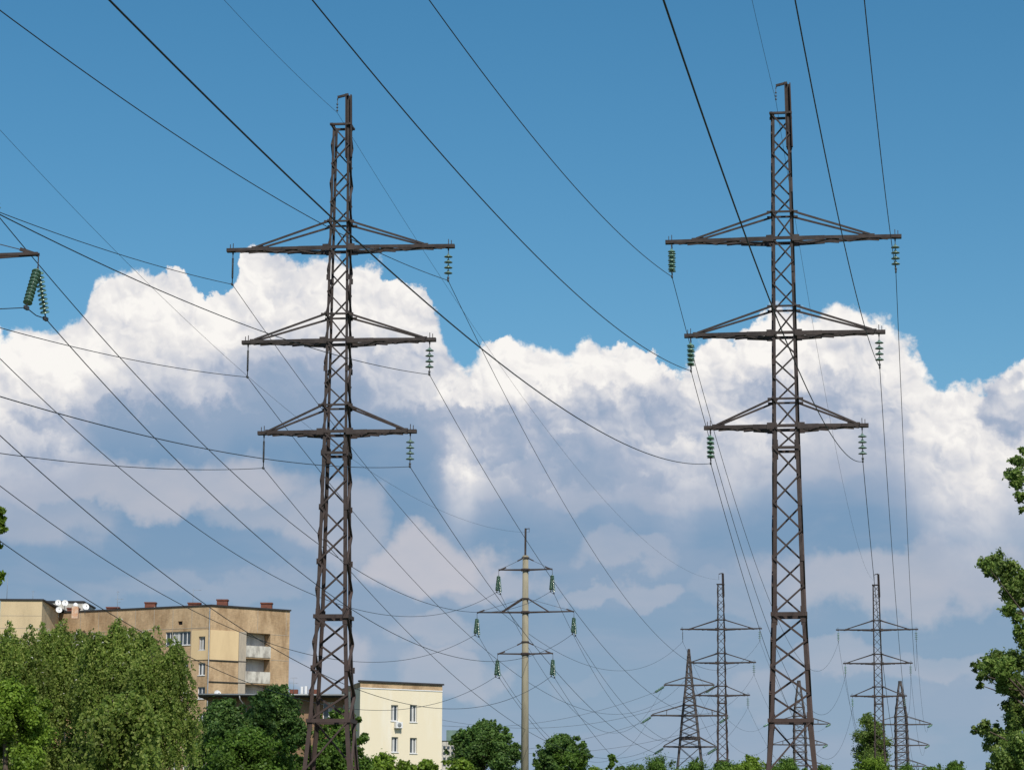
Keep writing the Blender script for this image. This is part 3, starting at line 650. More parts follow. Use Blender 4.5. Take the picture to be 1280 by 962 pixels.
GREYWHITE = stain_mat('stained_whitewash', (.58, .55, .48), (.25, .23, .20), 1.6, (1, .4, 1), .42, .66)
WHITEW = stain_mat('whitewash', (.80, .78, .72), (.55, .52, .47), 1.2)
PIER = stain_mat('stained_pier', (.42, .36, .28), (.28, .25, .21), 1.2, (1, .3, 1))
ROOFM = mat('roof_felt', (.045, .042, .042), .9, 0, .3, .6)
DARKR = mat('dark_room', (.03, .03, .033), .8, 0, .2, 1)
WFRAME = mat('white_frame', (.75, .75, .74), .5, 0, .08, 4)
GLASS = mat('window_glass', (.055, .07, .08), .08, 0, .4, .8, spec=.9)
CURT = mat('curtain', (.45, .45, .43), .7, 0, .4, 3, stretch=(8, 8, .3))
REDM = mat('red_vent_brick', (.20, .075, .05), .85, 0, .35, 3)
DISH = mat('dish_white', (.78, .78, .76), .5, 0, .08, 3)
METAL = mat('grey_metal', (.30, .31, .31), .5, .3, .2, 4)
class Wall:
    """vertical wall from plan point A to B (outside on the right-hand side of A->B is towards the camera), z0..z1, openings in (s0,s1,z0,z1)"""
    def __init__(s, A, B, z0, z1):
        s.A = Vector((A[0], A[1], 0)); s.B = Vector((B[0], B[1], 0)); s.d = (s.B - s.A).normalized(); s.L = (s.B - s.A).length
        s.n = Vector((s.d.y, -s.d.x, 0)); s.z0, s.z1 = z0, z1; s.op = []
    def fp(s, u, v):
        r = ray(u, v); den = r.x * s.d.y - r.y * s.d.x
        k = (s.A.x * s.d.y - s.A.y * s.d.x) / den; p = r * k
        return (Vector((p.x, p.y, 0)) - s.A).dot(s.d), p.z + CH
    def rect(s, u0, v0, u1, v1):
        a, z1 = s.fp(u0, (v0 + v0) / 2); b, z0 = s.fp(u1, v1); m0 = s.fp((u0 + u1) / 2, v1)[1]; m1 = s.fp((u0 + u1) / 2, v0)[1]
        return (min(a, b), max(a, b), m0, m1)
    def P(s, x, z, o=0.0): return s.A + s.d * x + s.n * o + Vector((0, 0, z))
    def build(s, material, parent, depth=.22, name='wall'):
        xs_ = sorted({0, s.L} | {max(0, min(s.L, q)) for o in s.op for q in o[:2]}); zs_ = sorted({s.z0, s.z1} | {q for o in s.op for q in o[2:]})
        mb = MB(); uv = []
        def add(pts, uvs): mb.quad(*pts); uv.extend(uvs)
        for x0, x1 in zip(xs_, xs_[1:]):
            for z0, z1 in zip(zs_, zs_[1:]):
                cx, cz = (x0 + x1) / 2, (z0 + z1) / 2
                if any(o[0] < cx < o[1] and o[2] < cz < o[3] for o in s.op): continue
                add([s.P(x0, z0), s.P(x1, z0), s.P(x1, z1), s.P(x0, z1)], [(x0, z0), (x1, z0), (x1, z1), (x0, z1)])
        for (a, b, c, d) in s.op:
            for (x0, z0, x1, z1) in ((a, c, b, c), (b, c, b, d), (b, d, a, d), (a, d, a, c)):
                add([s.P(x0, z0), s.P(x1, z1), s.P(x1, z1, -depth), s.P(x0, z0, -depth)], [(x0, z0), (x1, z1), (x1 + depth, z1), (x0 + depth, z0)])
        me = mb.mesh(name, material); ul = me.uv_layers.new(name='UVMap'); ul.data.foreach_set('uv', [c for q in uv for c in q])
        return link(name, me, parent)
    def slab(s, r, o0, o1, mb=None):
        mb = mb or MB(); a, b, c, d = r; k = len(mb.v)
        for o in (o0, o1):
            for (x, z) in ((a, c), (b, c), (b, d), (a, d)): mb.v.append(s.P(x, z, o))
        mb.f += [(k, k + 3, k + 2, k + 1), (k + 4, k + 5, k + 6, k + 7)] + [(k + i, k + (i + 1) % 4, k + 4 + (i + 1) % 4, k + 4 + i) for i in range(4)]
        return mb
    def bslab(s, name, material, parent, r, o0, o1):
        mb = s.slab(r, o0, o1); me = mb.mesh(name, material); ul = me.uv_layers.new(name='UVMap')
        for poly in me.polygons:
            for li in poly.loop_indices:
                c = me.vertices[me.loops[li].vertex_index].co; ul.data[li].uv = ((c - s.A).dot(s.d) + (c - s.A).dot(s.n), c.z)
        return link(name, me, parent)
    def window(s, r, parent, panes=2, depth=.2, curtain=False, sill=True):
        a, b, c, d = r; mb = MB(); t = .07
        for q in ((a, b, c, c + t), (a, b, d - t, d), (a, a + t, c + t, d - t), (b - t, b, c + t, d - t)): s.slab(q, -depth - .02, -depth + .06, mb)
        for i in range(1, panes): x = a + (b - a) * i / panes; s.slab((x - t * .5, x + t * .5, c + t, d - t), -depth - .02, -depth + .05, mb)
        w = mb.build('window', WFRAME, parent)
        s.slab((a + .02, b - .02, c + .02, d - .02), -depth - .05, -depth - .01).build('pane', GLASS, w)
        if curtain:
            x0 = a + (b - a) * random.uniform(.05, .5); s.slab((x0, min(b - t, x0 + (b - a) * .35), c + t, d - t), -depth - .005, -depth + .004).build('curtain', CURT, w)
        if sill: s.slab((a - .06, b + .06, c - .06, c), -depth, .07).build('sill', WFRAME, w)
        return w
random.seed(3)
# --- brick block
bl = empty('apartment_block', (-33, 266, 0)); tag(bl, 'large weathered brick apartment block with two stained loggias behind the birches', 'building')
def bparent(root):
    for o in list(bpy.data.objects):
        if o.parent == root and not o.get('_ok'):
            o['_ok'] = 1
            o.matrix_parent_inverse = Matrix.Translation(-root.location)
A_ = at(56, 768, 276); B_ = at(264, 757, 265.5); C_ = at(362.5, 765, 271.5); ZR = 26.75
W1 = Wall((A_.x, A_.y), (B_.x, B_.y), 0, ZR); W2 = Wall((B_.x, B_.y), (C_.x, C_.y), 0, ZR)
wins1 = [W1.rect(249, 795, 256.5, 812), W1.rect(248, 828, 256, 843.5), W1.rect(247, 858, 256, 873), W1.rect(207, 789, 238, 806)]
extra = []
for r0 in range(0, 7):
    for u in (95, 118, 150, 172, 213, 228):
        a, b, c, d = W1.rect(u, 795 + 31.6 * r0, u + 7, 811 + 31.6 * r0)
        if c > 1.0 and not (r0 == 0 and u > 200): extra.append((a, b, c, d))
for k in range(3, 7):
    a, b, c, d = W1.rect(248, 828 + 31.6 * (k - 1), 256, 843.5 + 31.6 * (k - 1))
    if c > 1: extra.append((a, b, c, d))
vent = W1.rect(222.5, 776, 228, 780.5)
W1.op = wins1 + extra + [vent]; W1.build(BRICK, bl)
W1.slab((vent[0] - .05, vent[1] + .05, vent[2] - .05, vent[3] + .05), -.6, -.225).build('vent_grille', DARKR, bl)
for i, r in enumerate(wins1 + extra): W1.window(r, bl, panes=6 if i == 3 else 2, curtain=(i % 3 != 2))
zoff = 3.0
log = [W2.rect(308, 791, 337.5, 819), W2.rect(308, 823.5, 337.5, 852), W2.rect(308, 856, 337.5, 884)]
log = [(log[0][0], log[0][1], log[0][2] - 2.82 * 0 - .0, log[0][3])] + log[1:]
LH = log[0][3] - log[0][2]
log = [(log[0][0], log[0][1], log[0][3] - 2.45 - 2.85 * i, log[0][3] - 2.85 * i) for i in range(8) if log[0][3] - 2.45 - 2.85 * i > 0.3]
W2.op = list(log); W2.build(BRICK, bl, depth=1.3)
for i, r in enumerate(log):
    a, b, c, d = r
    W2.bslab('loggia_back_wall', WHITEW if i < 3 else BRICK2, bl, (a, b, c, d), -1.5, -1.305)
    W2.bslab('balcony_front', GREYWHITE, bl, (a - .05, b + .05, c - .25, c + 1.02), -.10, .06)
    w = W2.slab((a + .05, a + .62, c + .02, d - .2), -1.3, -1.25).build('balcony_door', DARKR, bl); W2.slab((a + .12, a + .55, c + 1.1, d - .3), -1.249, -1.24).build('pane', GLASS, w)
W2.bslab('pier', PIER, bl, (W2.fp(298.5, 800)[0], W2.fp(307.5, 800)[0] , 0.5, log[0][3] + .05), .002, .08)
p1 = W1.fp(240, 787)
S1 = Wall(tuple((W1.A + W1.n * .07)[:2]), tuple((W1.B + W1.n * .07 + W1.d * .03)[:2]), W1.fp(255, 824)[1], W1.fp(255, 787)[1]); S1.A = S1.A; 
sk = Wall(tuple(S1.P(p1[0], 0)[:2]), tuple(S1.P(S1.L, 0)[:2]), S1.z0, S1.z1); sk.op = [(wins1[0][0] - p1[0], wins1[0][1] - p1[0], wins1[0][2], wins1[0][3])]; sk.build(PEACH, bl, depth=.07, name='insulated_panel')
W2.bslab('insulated_panel', PEACH, bl, (-.03, W2.fp(298, 800)[0], W1.fp(255, 824)[1], W1.fp(255, 787)[1]), .001, .07)
for (z, ) in ((W1.fp(255, 824)[1],), (log[1][2] - .25,), (log[2][2] - .25,)):
    W2.slab((-.05, log[0][0] - .02, z - .1, z - .01), .0, .11).build('string_course', ROOFM if z > 17 else PIER, bl)
mb = MB(); xa = W2.fp(339, 800)[0]; xb = W2.L - .1
for z in (W2.fp(350, 793)[1], W2.fp(350, 793)[1] - 2.85, W2.fp(350, 793)[1] - 5.7): W2.slab((xa, xb, z - .05, z), 0, .02, mb)
for x in (W2.fp(357, 800)[0], W2.fp(322, 770)[0]): W2.slab((x, x + .05, W2.fp(350, 792)[1], ZR - .1), 0, .018, mb)
for k in range(1, 9): x = W1.L * k / 9; W1.slab((x, x + .06, 1, ZR - .1), 0, .018, mb)
W1.slab((0, W1.L, W1.fp(200, 786)[1] - .05, W1.fp(200, 786)[1]), 0, .021, mb); mb.build('panel_joint', PIER, bl)
mb = MB(); mb.tube([W1.P(W1.L - .05, 1, .16), W1.P(W1.L - .05, ZR - .3, .16)], .055, 8); mb.build('drainpipe', METAL, bl)
# roof, back walls
D_ = Vector((C_.x - 7, C_.y + 11)); E_ = Vector((A_.x + 6, A_.y + 12))
mb = MB(); foot = [Vector((A_.x, A_.y)), Vector((B_.x, B_.y)), Vector((C_.x, C_.y)), D_, E_]
cen = sum(foot, Vector((0, 0))) / 5; big = [cen + (p - cen) * 1.012 for p in foot]
k = len(mb.v); mb.v += [Vector((p.x, p.y, ZR)) for p in big] + [Vector((p.x, p.y, ZR + .16)) for p in big]
mb.f += [tuple(range(5))[::-1], tuple(range(5, 10))] + [(i, (i + 1) % 5, 5 + (i + 1) % 5, 5 + i) for i in range(5)]
rf = mb.build('roof', ROOFM, bl)
for p, q in ((foot[2], foot[3]), (foot[3], foot[4]), (foot[4], foot[0])): Wall(tuple(p), tuple(q), 0, ZR - .01).build(BRICK, bl)
for (u0, v0, u1, v1, Y) in ((326, 752.5, 339.5, 763, 270.5), (271, 748.5, 284, 758, 268.5), (235, 752.5, 250, 758, 270), (181, 752, 194, 761, 273), (133, 758, 148, 764, 276), (84, 759, 98, 768, 278)):
    a = at(u0, v0, Y); b = at(u1, v1, Y); mb = MB(); zt_ = a.z
    mb.box((a.x, Y, ZR + .1), (b.x, Y + 1.0, zt_ - .14)); mb.box((a.x - .07, Y - .07, zt_ - .14), (b.x + .07, Y + 1.07, zt_)); mb.build('chimney', REDM, rf)
def block(root, u0, u1, Y, v, dep, material, name='wall', roof=True, ovr=.12, skewd=0):
    a = at(u0, v, Y); b = at(u1, v, Y); z = a.z; ps = [(a.x, Y), (b.x, Y), (b.x + skewd, Y + dep), (a.x + skewd, Y + dep)]
    for i in range(4): Wall(ps[i], ps[(i + 1) % 4], 0, z - .18).build(material, root, name=name)
    if roof:
        mb = MB(); mb.box((a.x - ovr, Y - ovr, z - .175), (b.x + max(skewd, 0) + ovr, Y + dep + ovr, z)); return mb.build('roof', ROOFM, root), z
    return None, z
wg = empty('stair_wing', (-54, 262, 0)); tag(wg, 'pale tiled taller wing at the left end of the brick block', 'building')
block(wg, 1, 53, 262, 748, 14, PALE, skewd=-.6); block(wg, 58, 104, 281, 750.5, 8, GREYWHITE)
# panel joints on the wing
mb = MB(); a = at(1, 748, 262); b = at(53, 748, 262)
for i in range(1, 9): mb.box((a.x + .05, 261.985, a.z - .5 - i * 1.35), (b.x - .05, 262.0, a.z - .46 - i * 1.35))
mb.build('panel_joint', PIER, wg)
# --- cream building and its low dark wing
cb = empty('cream_building', (-12, 226, 0)); tag(cb, 'small cream rendered building with four windows and a brick band under its roof', 'building')
A2 = at(450.5, 850, 225); B2 = at(553, 856, 230); ZC = A2.z
WC = Wall((A2.x, A2.y), (B2.x, B2.y), 0, ZC - 1.15 * 0)
band = WC.fp(500, 861)[1] - .0
WC = Wall((A2.x, A2.y), (B2.x, B2.y), 0, band)
cw = [WC.rect(489, 880.5, 497.5, 900.5), WC.rect(512.5, 880.5, 521, 902), WC.rect(489.5, 920.5, 497.5, 939.5), WC.rect(512.5, 921.5, 521, 941)]
for k in (2, 3):
    for r in cw[:2]: cw.append((r[0], r[1], r[2] - 3.02 * k, r[3] - 3.02 * k))
WC.op = list(cw); WC.build(CREAM, cb, depth=.25)
for i, r in enumerate(cw): WC.window(r, cb, panes=2, depth=.22, curtain=True)
bb = Wall((A2.x, A2.y), (B2.x, B2.y), band, ZC - .12)
B3 = B2 + Vector((-2.0, 10, 0)); A3 = A2 + Vector((-2.5, 11, 0))
for w_, m_, z0, z1, nm in ((bb, BRICK, band + .01, ZC - .12, 'parapet'),):
    w_.z0 = z0; w_.build(m_, cb, name=nm)
for p, q in ((B2, B3), (B3, A3), (A3, A2)):
    Wall((p.x, p.y), (q.x, q.y), 0, band).build(CREAM, cb); Wall((p.x, p.y), (q.x, q.y), band + .01, ZC - .12).build(BRICK, cb, name='parapet')
bb.slab((-.12, bb.L + .12, ZC - .12, ZC + .03), -.25, .14).build('coping', ROOFM, cb); WC.slab((-.02, WC.L + .02, band - .06, band + .03), -.05, .05).build('string_course', WFRAME, cb)
mb = MB(); mb.v += [Vector((p.x, p.y, ZC - .3)) for p in (A2, B2, B3, A3)]; mb.f.append((0, 1, 2, 3)); mb.build('roof', ROOFM, cb)
r = WC.rect(492.5, 902, 500.5, 909.5)
acr = empty('air_conditioner', WC.P((r[0] + r[1]) / 2, r[2], .2)); tag(acr, 'white air conditioner box under the upper left window of the cream building', 'air conditioner')
acm = WC.slab(r, .06, .42); acm.v = [v - acr.location for v in acm.v]; ab = acm.build('casing', WFRAME, acr)
c_ = WC.P((r[0] + r[1]) / 2, (r[2] + r[3]) / 2, .43) - acr.location; mb = MB(); q_ = WC.n.to_track_quat('Z', 'Y').to_matrix().to_4x4()
mb.lathe([(0, .0), (.2, .0), (.22, -.01)], 16, Matrix.Translation(c_) @ q_); mb.build('fan_grille', METAL, acr)
mb = MB()
for x in (r[0] + .08, r[1] - .08): mb.bar(WC.P(x, r[2] - .04, 0) - acr.location, WC.P(x, r[2] - .04, .42) - acr.location, .04, .05)
mb.build('bracket', METAL, acr)
lw = empty('low_brick_building', (-22, 236, 0)); tag(lw, 'low brick building with a flat dark overhanging roof left of the cream building', 'building')
YL = 232.0
a0 = at(258, 870, YL); b0 = at(449.5, 868, YL); zL = at(350, 866.5, YL).z
WL = Wall((a0.x, YL + 1.3), (b0.x + .3, YL + 1.3), 0, zL - .3)
lwn = [WL.rect(404, 877, 418, 900), WL.rect(429, 880, 436, 899), WL.rect(281, 884, 289, 899), WL.rect(352, 882, 360, 899)]
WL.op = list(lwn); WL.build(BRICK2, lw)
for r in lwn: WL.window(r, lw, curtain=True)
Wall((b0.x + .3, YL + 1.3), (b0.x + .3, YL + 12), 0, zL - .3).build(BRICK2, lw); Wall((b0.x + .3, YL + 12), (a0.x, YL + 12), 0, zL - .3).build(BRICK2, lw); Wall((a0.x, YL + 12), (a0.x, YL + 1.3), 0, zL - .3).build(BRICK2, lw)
mb = MB(); mb.box((a0.x - .8, YL, zL - .3), (b0.x + .1, YL + 12.5, zL)); rfl = mb.build('roof', ROOFM, lw)
mb = MB(); mb.tube([(a0.x - .8, YL - .08, zL - .1), (b0.x + .1, YL - .08, zL - .1)], .08, 8); gx = at(303, 880, YL).x
mb.tube([(gx - .3, YL - .06, zL - .2), (gx - .25, YL - .06, zL - .55), (gx + .25, YL + 1.15, zL - 1.3), (gx + .25, YL + 1.15, .5)], .06, 8); mb.build('gutter', METAL, lw)
for (u0, v0, u1, Y) in ((362, 861, 372, YL + 6), (376, 857.5, 379, YL + 5), (381, 857, 384, YL + 4), (386, 861, 398, YL + 6)):
    a = at(u0, v0, Y); b = at(u1, v0, Y); mb = MB(); mb.box((a.x, Y, zL), (b.x, Y + .8, a.z)); mb.build('chimney', REDM if u1 - u0 > 5 else WFRAME, rfl)
# far block behind the round tree
fb = empty('far_building', (at(560, 920, 620).x, 620, 0)); tag(fb, 'sliver of a far pale building with a green top between cream wall and round tree', 'building')
block(fb, 545, 584, 620, 925, 20, GREYWHITE); 
mb = MB(); a = at(558, 912, 624); b = at(577, 912, 624); mb.box((a.x, 624, at(560, 926, 624).z), (b.x, 630, a.z)); mb.build('roof_house', mat('green_sheet', (.16, .24, .2), .7, 0, .3, .5), fb)
mb = MB()
for r_ in range(4):
    for u in range(549, 582, 5):
        a = at(u, 932 + 7 * r_, 619.9); b = at(u + 3, 935.5 + 7 * r_, 619.9); mb.box((a.x, 619.9, b.z), (b.x, 619.99, a.z))
mb.build('window', GLASS, fb)
for rt in (bl, wg, cb, lw, fb): bparent(rt)
for o in bpy.data.objects:
    if '_ok' in o: del o['_ok']

# --- things on the roofs
def dish(u, v, Y, rad, label, rz=0.3, post=.9):
    rad *= .84
    c = at(u, v, Y); root = empty('satellite_dish', c - Vector((0, 0, post)), rz); tag(root, label, 'satellite dish', 'satellite dishes on the roofs')
    M = Matrix.Translation((0, -.12, post)) @ Matrix.Rotation(math.radians(72), 4, 'X')
    mb = MB(); prof = [(rad * t, rad * .28 * (t * t) - .02) for t in (0.001, .3, .55, .8, 1)]; mb.lathe(prof, 20, M); mb.lathe([(rad * t, rad * .28 * (t * t) - .05) for t in (0.001, .5, 1)], 20, M); mb.build('reflector', DISH, root)
    mb = MB(); mb.tube([(0, 0, 0), (0, 0, post)], .035, 8); mb.build('post', METAL, root)
    mb = MB(); mb.bar((0, -.1, post - rad * .8), (0, -rad * 1.2, post + .05), .03); mb.box((-.05, -rad * 1.3, post), (.05, -rad * 1.15, post + .12)); mb.build('feed_arm', METAL, root)
    return root
dish(72.5, 753, 268, .40, 'leftmost of the four white dishes beside the pale wing'); dish(81, 753.5, 268.3, .42, 'second white dish, just right of the leftmost one on the same mast height')
dish(73.5, 762, 267.5, .42, 'lower white dish directly under the leftmost dish'); dish(106.5, 758, 271, .46, 'largest white dish, standing alone right of the orange chimney cap', .5)
dish(271, 867, 233.5, .44, 'white dish on the dark roof edge of the low brick building', .6, .3); dish(193, 760.5, 272, .26, 'tiny white dish leaning beside the tilted red roof vent', .4, .3)
ch = empty('roof_chimney', at(94, 766, 270)); tag(ch, 'small orange and white chimney with a rounded cap between the white dishes', 'chimney')
mb = MB(); mb.box((-.35, -.3, -.6), (.35, .3, .75)); mb.build('shaft', mat('orange_plaster', (.55, .27, .13), .9, 0, .5, 3, (.6, .5, .4)), ch)
mb = MB(); mb.lathe([(.3, .75), (.34, .85), (.2, 1.1), (.0, 1.2)], 14); mb.build('cap', DISH, ch)
def antenna(u, v0, v1, Y, label, arms):
    a = at(u, v1, Y); b = at(u, v0, Y); root = empty('roof_antenna', a); tag(root, label, 'antenna', 'thin antennas on the roofs'); H = b.z - a.z
    mb = MB(); mb.tube([(0, 0, -.5), (0, 0, H)], [.03, .015], 6); mb.build('mast', METAL, root)
    mb = MB()
    for (f, l, o) in arms: mb.bar((o - l / 2, 0, H * f), (o + l / 2, 0, H * f), .025); mb.bar((o + l * .3, -.3, H * f), (o + l * .3, .3, H * f), .02)
    if arms: mb.build('dipole', METAL, root)
antenna(8.5, 716, 748, 266, 'tall bare mast rising above the pale wing at the left edge', [(.98, .2, 0)])
antenna(41, 738, 748, 268, 'short mast with a tiny crosspiece on the pale wing', [(.9, .35, 0)])
antenna(146.5, 738, 764, 275, 'upright antenna with two crosspieces near the middle of the brick roof', [(.95, .3, 0), (.6, .9, .2), (.45, .5, .1)])
antenna(241, 735, 757, 272, 'very thin antenna with one bent arm above the brick block', [(.9, .9, .5)])
antenna(367, 846, 862, 238, 'low antenna with two bars on the roof beside the left pylon', [(.95, .7, 0), (.55, .9, 0)])

# ------------------------------------------------------------------ trees and shrubs
rng = np.random.default_rng(11)
def leaf_mesh(name, C, N, S, material, aspect=1.0, droop=None):
    """C centres, N normals, S sizes -> one small folded diamond per leaf"""
    n = len(C); N = N / np.linalg.norm(N, axis=1, keepdims=True)
    r = rng.normal(size=(n, 3)); 
    if droop is not None: r = r * (1 - droop) + np.array([0, 0, -1.0]) * droop * 2
    U = r - (r * N).sum(1, keepdims=True) * N; U /= np.linalg.norm(U, axis=1, keepdims=True); V = np.cross(N, U)
    a = (S * .5 * aspect)[:, None]; b = (S * .36)[:, None]
    v = np.stack([C - U * a, C + V * b - U * a * .1, C + U * a, C - V * b - U * a * .1], 1).reshape(-1, 3)
    me = bpy.data.meshes.new(name); me.vertices.add(4 * n); me.vertices.foreach_set('co', v.astype(np.float32).ravel())
    me.loops.add(4 * n); me.loops.foreach_set('vertex_index', np.arange(4 * n, dtype=np.int32))
    me.polygons.add(n); me.polygons.foreach_set('loop_start', np.arange(0, 4 * n, 4, dtype=np.int32)); me.update(); me.validate()
    me.materials.append(material); return me
def sph(n):
    d = rng.normal(size=(n, 3)); return d / np.linalg.norm(d, axis=1, keepdims=True)
def foliage(clumps, n_total, size, lump=.35, flat=.8):
    """clumps: (x,y,z,r). Leaves sit in the outer shell of each irregular clump, itself broken in twigs"""
    w = np.array([c[3] ** 2 for c in clumps]); w = w / w.sum(); Cs, Ns = [], []
    for (x, y, z, r), f in zip(clumps, w):
        n = max(12, int(n_total * f)); k = max(5, n // 38)
        tw = sph(k); rad = rng.uniform(.45, 1.12, size=(k, 1)) * r; tc_ = tw * rad * np.array([1, 1, flat])
        i = rng.integers(0, k, n); off = rng.normal(size=(n, 3)) * r * lump * .45
        c = tc_[i] + off; nn = c / (np.linalg.norm(c, axis=1, keepdims=True) + 1e-6) + rng.normal(size=(n, 3)) * .75 + np.array([0, 0, .35])
        Cs.append(c + np.array([x, y, z])); Ns.append(nn)
    C = np.concatenate(Cs); N = np.concatenate(Ns); S = size * rng.uniform(.6, 1.35, len(C)); return C, N, S
def strands(clumps, n_total, size, length):
    """weeping birch twigs: leaf chains hanging from arching tips"""
    w = np.array([c[3] ** 2 for c in clumps]); w = w / w.sum(); Cs = []
    for (x, y, z, r), f in zip(clumps, w):
        per = 42; k = max(3, int(n_total * f / per)); d = sph(k); d[:, 2] = np.abs(d[:, 2]) * .8
        top = d * r * rng.uniform(.55, 1.1, size=(k, 1)); L = length * rng.uniform(.45, 1.25, k) * (.5 + .6 * r)
        sway = rng.normal(size=(k, 2)) * .16
        t = np.sort(rng.uniform(0, 1, size=(k, per)), axis=1)
        out = d[:, None, :2] * (np.sin(t * 1.6)[..., None]) * .35
        px_ = top[:, None, 0] + out[..., 0] + sway[:, 0, None] * t + rng.normal(size=(k, per)) * .04
        py_ = top[:, None, 1] + out[..., 1] + sway[:, 1, None] * t + rng.normal(size=(k, per)) * .04
        pz_ = top[:, None, 2] - L[:, None] * t
        Cs.append(np.stack([px_ + x, py_ + y, pz_ + z], -1).reshape(-1, 3))
    C = np.concatenate(Cs); N = rng.normal(size=C.shape) * np.array([1, 1, .45]) + np.array([.05, -.25, .1]); S = size * rng.uniform(.6, 1.3, len(C)); return C, N, S
def trunk_mesh(base, top, r0, targets, lean=0.0, r1=.04, n=7):
    mb = MB(); pts = []; R = []
    for i in range(n + 1):
        t = i / n; p = Vector(base).lerp(Vector(top), t); p.x += math.sin(t * 5 + base[0]) * .10 * t * (top[2] - base[2]) * .15; p.y += math.cos(t * 4) * .05; pts.append(p); R.append(r0 * (1 - t) ** .8 + r1)
    mb.tube(pts, R, 8)
    for q in targets:
        q = Vector(q); zt_ = max(base[2] + (top[2] - base[2]) * .18, min(top[2] * .93, q.z - (Vector((q.x, q.y)) - Vector((top[0], top[1]))).length * .75))
        f = (zt_ - base[2]) / (top[2] - base[2]); s_ = pts[min(n, int(f * n))].lerp(pts[min(n, int(f * n) + 1)], f * n - int(f * n)); m = s_.lerp(q, .5) + Vector((random.uniform(-.2, .2), random.uniform(-.2, .2), random.uniform(-.1, .35)))
        rr = max(.014, r0 * .22 * (1 - f)); m2 = m.lerp(q, .5) + Vector((random.uniform(-.12, .12), random.uniform(-.12, .12), random.uniform(0, .2))); mb.tube([s_, m, m2, q], [rr, rr * .7, rr * .45, rr * .2], 5)
    return mb
def crown_clumps(rx, ry, z0, z1, k, rc, shape=1.0, jit=.18):
    """dome-topped crown: most clumps in the dome, the rest in the skirt below"""
    out = []; dh = min((z1 - z0) * .8, rx * shape)
    for i in range(k):
        if i < k * .68:
            t = min(1.0, (i + random.random()) / (k * .68)); zr = 1 - (1 - t) ** 1.25; z = z1 - dh + dh * zr * .97; prof = math.sqrt(max(.02, 1 - zr ** 2.2))
        else: z = random.uniform(z0, z1 - dh); prof = .75 + .25 * (z - z0) / max(.1, z1 - dh - z0)
        a = i * 2.39996 + random.uniform(-.5, .5); q = math.sqrt(random.uniform(.15, 1)) * prof * random.uniform(.86, 1.1)
        r = rc * random.uniform(.65, 1.3); q = max(0, q - rc / rx * .6)
        out.append((rx * q * math.cos(a), ry * q * math.sin(a), z - r * .75, r))
    for i in range(int(k * .55)):                       # small sprays standing out of the outline
        zr = random.random(); prof = math.sqrt(max(.01, 1 - zr ** 2.2)); a = random.uniform(0, 6.283); r = rc * random.uniform(.28, .5); q = prof * random.uniform(.85, 1.04)
        out.append((rx * q * math.cos(a), ry * q * math.sin(a), z1 - dh + dh * zr * 1.0 + random.uniform(-.6, .4) * rc * .6, r))
    for i in range(int(k * .3)):
        a = random.uniform(0, 6.283); q = random.uniform(.3, .95); out.append((rx * q * math.cos(a), ry * q * math.sin(a), random.uniform(max(.4, z0 * .5), z1 - dh), rc * random.uniform(.8, 1.2)))
    return out
TREES = []
def tree(name, cat, label, uc, Y, vtop, wpx, leaf, nl, size, group=None, bark=BARK, k=26, rcf=.30, z0f=.22, weep=0.0, shape=.8, seed=0, clumps=None, r0=None, aspect=1.0, depthf=.8, lump=.5, u_base=None):
    random.seed(seed + int(uc)); T_ = at(uc, vtop, Y); H = T_.z; sc = Y / 3000.0; rx = wpx * sc / 2
    bx = T_.x if u_base is None else at(u_base, vtop, Y).x
    root = empty(name, (bx, Y, 0)); tag(root, label, cat, group)
    cl_ = clumps if clumps is not None else crown_clumps(rx, rx * depthf, H * z0f, H * .97, k, rx * rcf, shape)
    if weep:                                             # feathery plumes breaking the crown outline
        for i in range(6):
            q = random.uniform(-.6, .6); zz = H * .97 - rx * 1.2 * (1 - math.sqrt(1 - q * q)) ; h_ = random.uniform(.25, 1.0); yy = random.uniform(-.5, .3) * rx
            for j in range(4): cl_.append((q * rx + random.uniform(-.1, .1) * j, yy, zz - .35 + h_ * j * .33, .34 - .07 * j))
    base = (0, 0, 0); top = (T_.x - bx, 0, H * .93)
    tb = trunk_mesh(base, top, r0 or max(.04, H * (.009 if weep else .014)), [(c[0], c[1], c[2]) for c in cl_ if c[3] > 0])
    if weep:                                             # pale slender branches among the leaves, grown from the limb ends
        for c in cl_[::2]:
            o = Vector(c[:3]); a = random.uniform(0, 6.28); L = c[3] * random.uniform(.7, 1.15); dx_ = math.cos(a) * L; dy_ = -abs(math.sin(a)) * L
            tb.tube([o, o + Vector((dx_ * .4, dy_ * .6, L * .35)), o + Vector((dx_ * .8, dy_ * .95, L * .3)), o + Vector((dx_, dy_ * 1.05, -L * .15))], [.024, .02, .014, .007], 5)
    tb.build('trunk', bark, root)
    if weep:
        C1, N1, S1_ = strands(cl_, int(nl * weep), size, 1.9); C2, N2, S2 = foliage(cl_, int(nl * (1 - weep)), size, lump)
        C, N, S = np.concatenate([C1, C2]), np.concatenate([N1, N2]), np.concatenate([S1_, S2])
    else: C, N, S = foliage(cl_, nl, size, lump)
    C[:, 2] = np.maximum(C[:, 2], .1)
    link('crown', leaf_mesh('crown', C, N, S, leaf, aspect, .3 if weep else None), root); return root
GB = 'weeping birches in front of the brick block'
tree('birch_tree', 'tree', 'tallest weeping birch, rising to the roof of the brick block beside its painted panel', 152, 92, 773, 116, L_BIRCH, 120000, .095, GB, BIRCH_BARK, 60, .22, .12, .85, 1.5, 1)
tree('birch_tree', 'tree', 'weeping birch in front of the joint between pale wing and brick block', 84, 95, 777, 108, L_BIRCH, 95000, .095, GB, BIRCH_BARK, 50, .23, .12, .85, 1.5, 2)
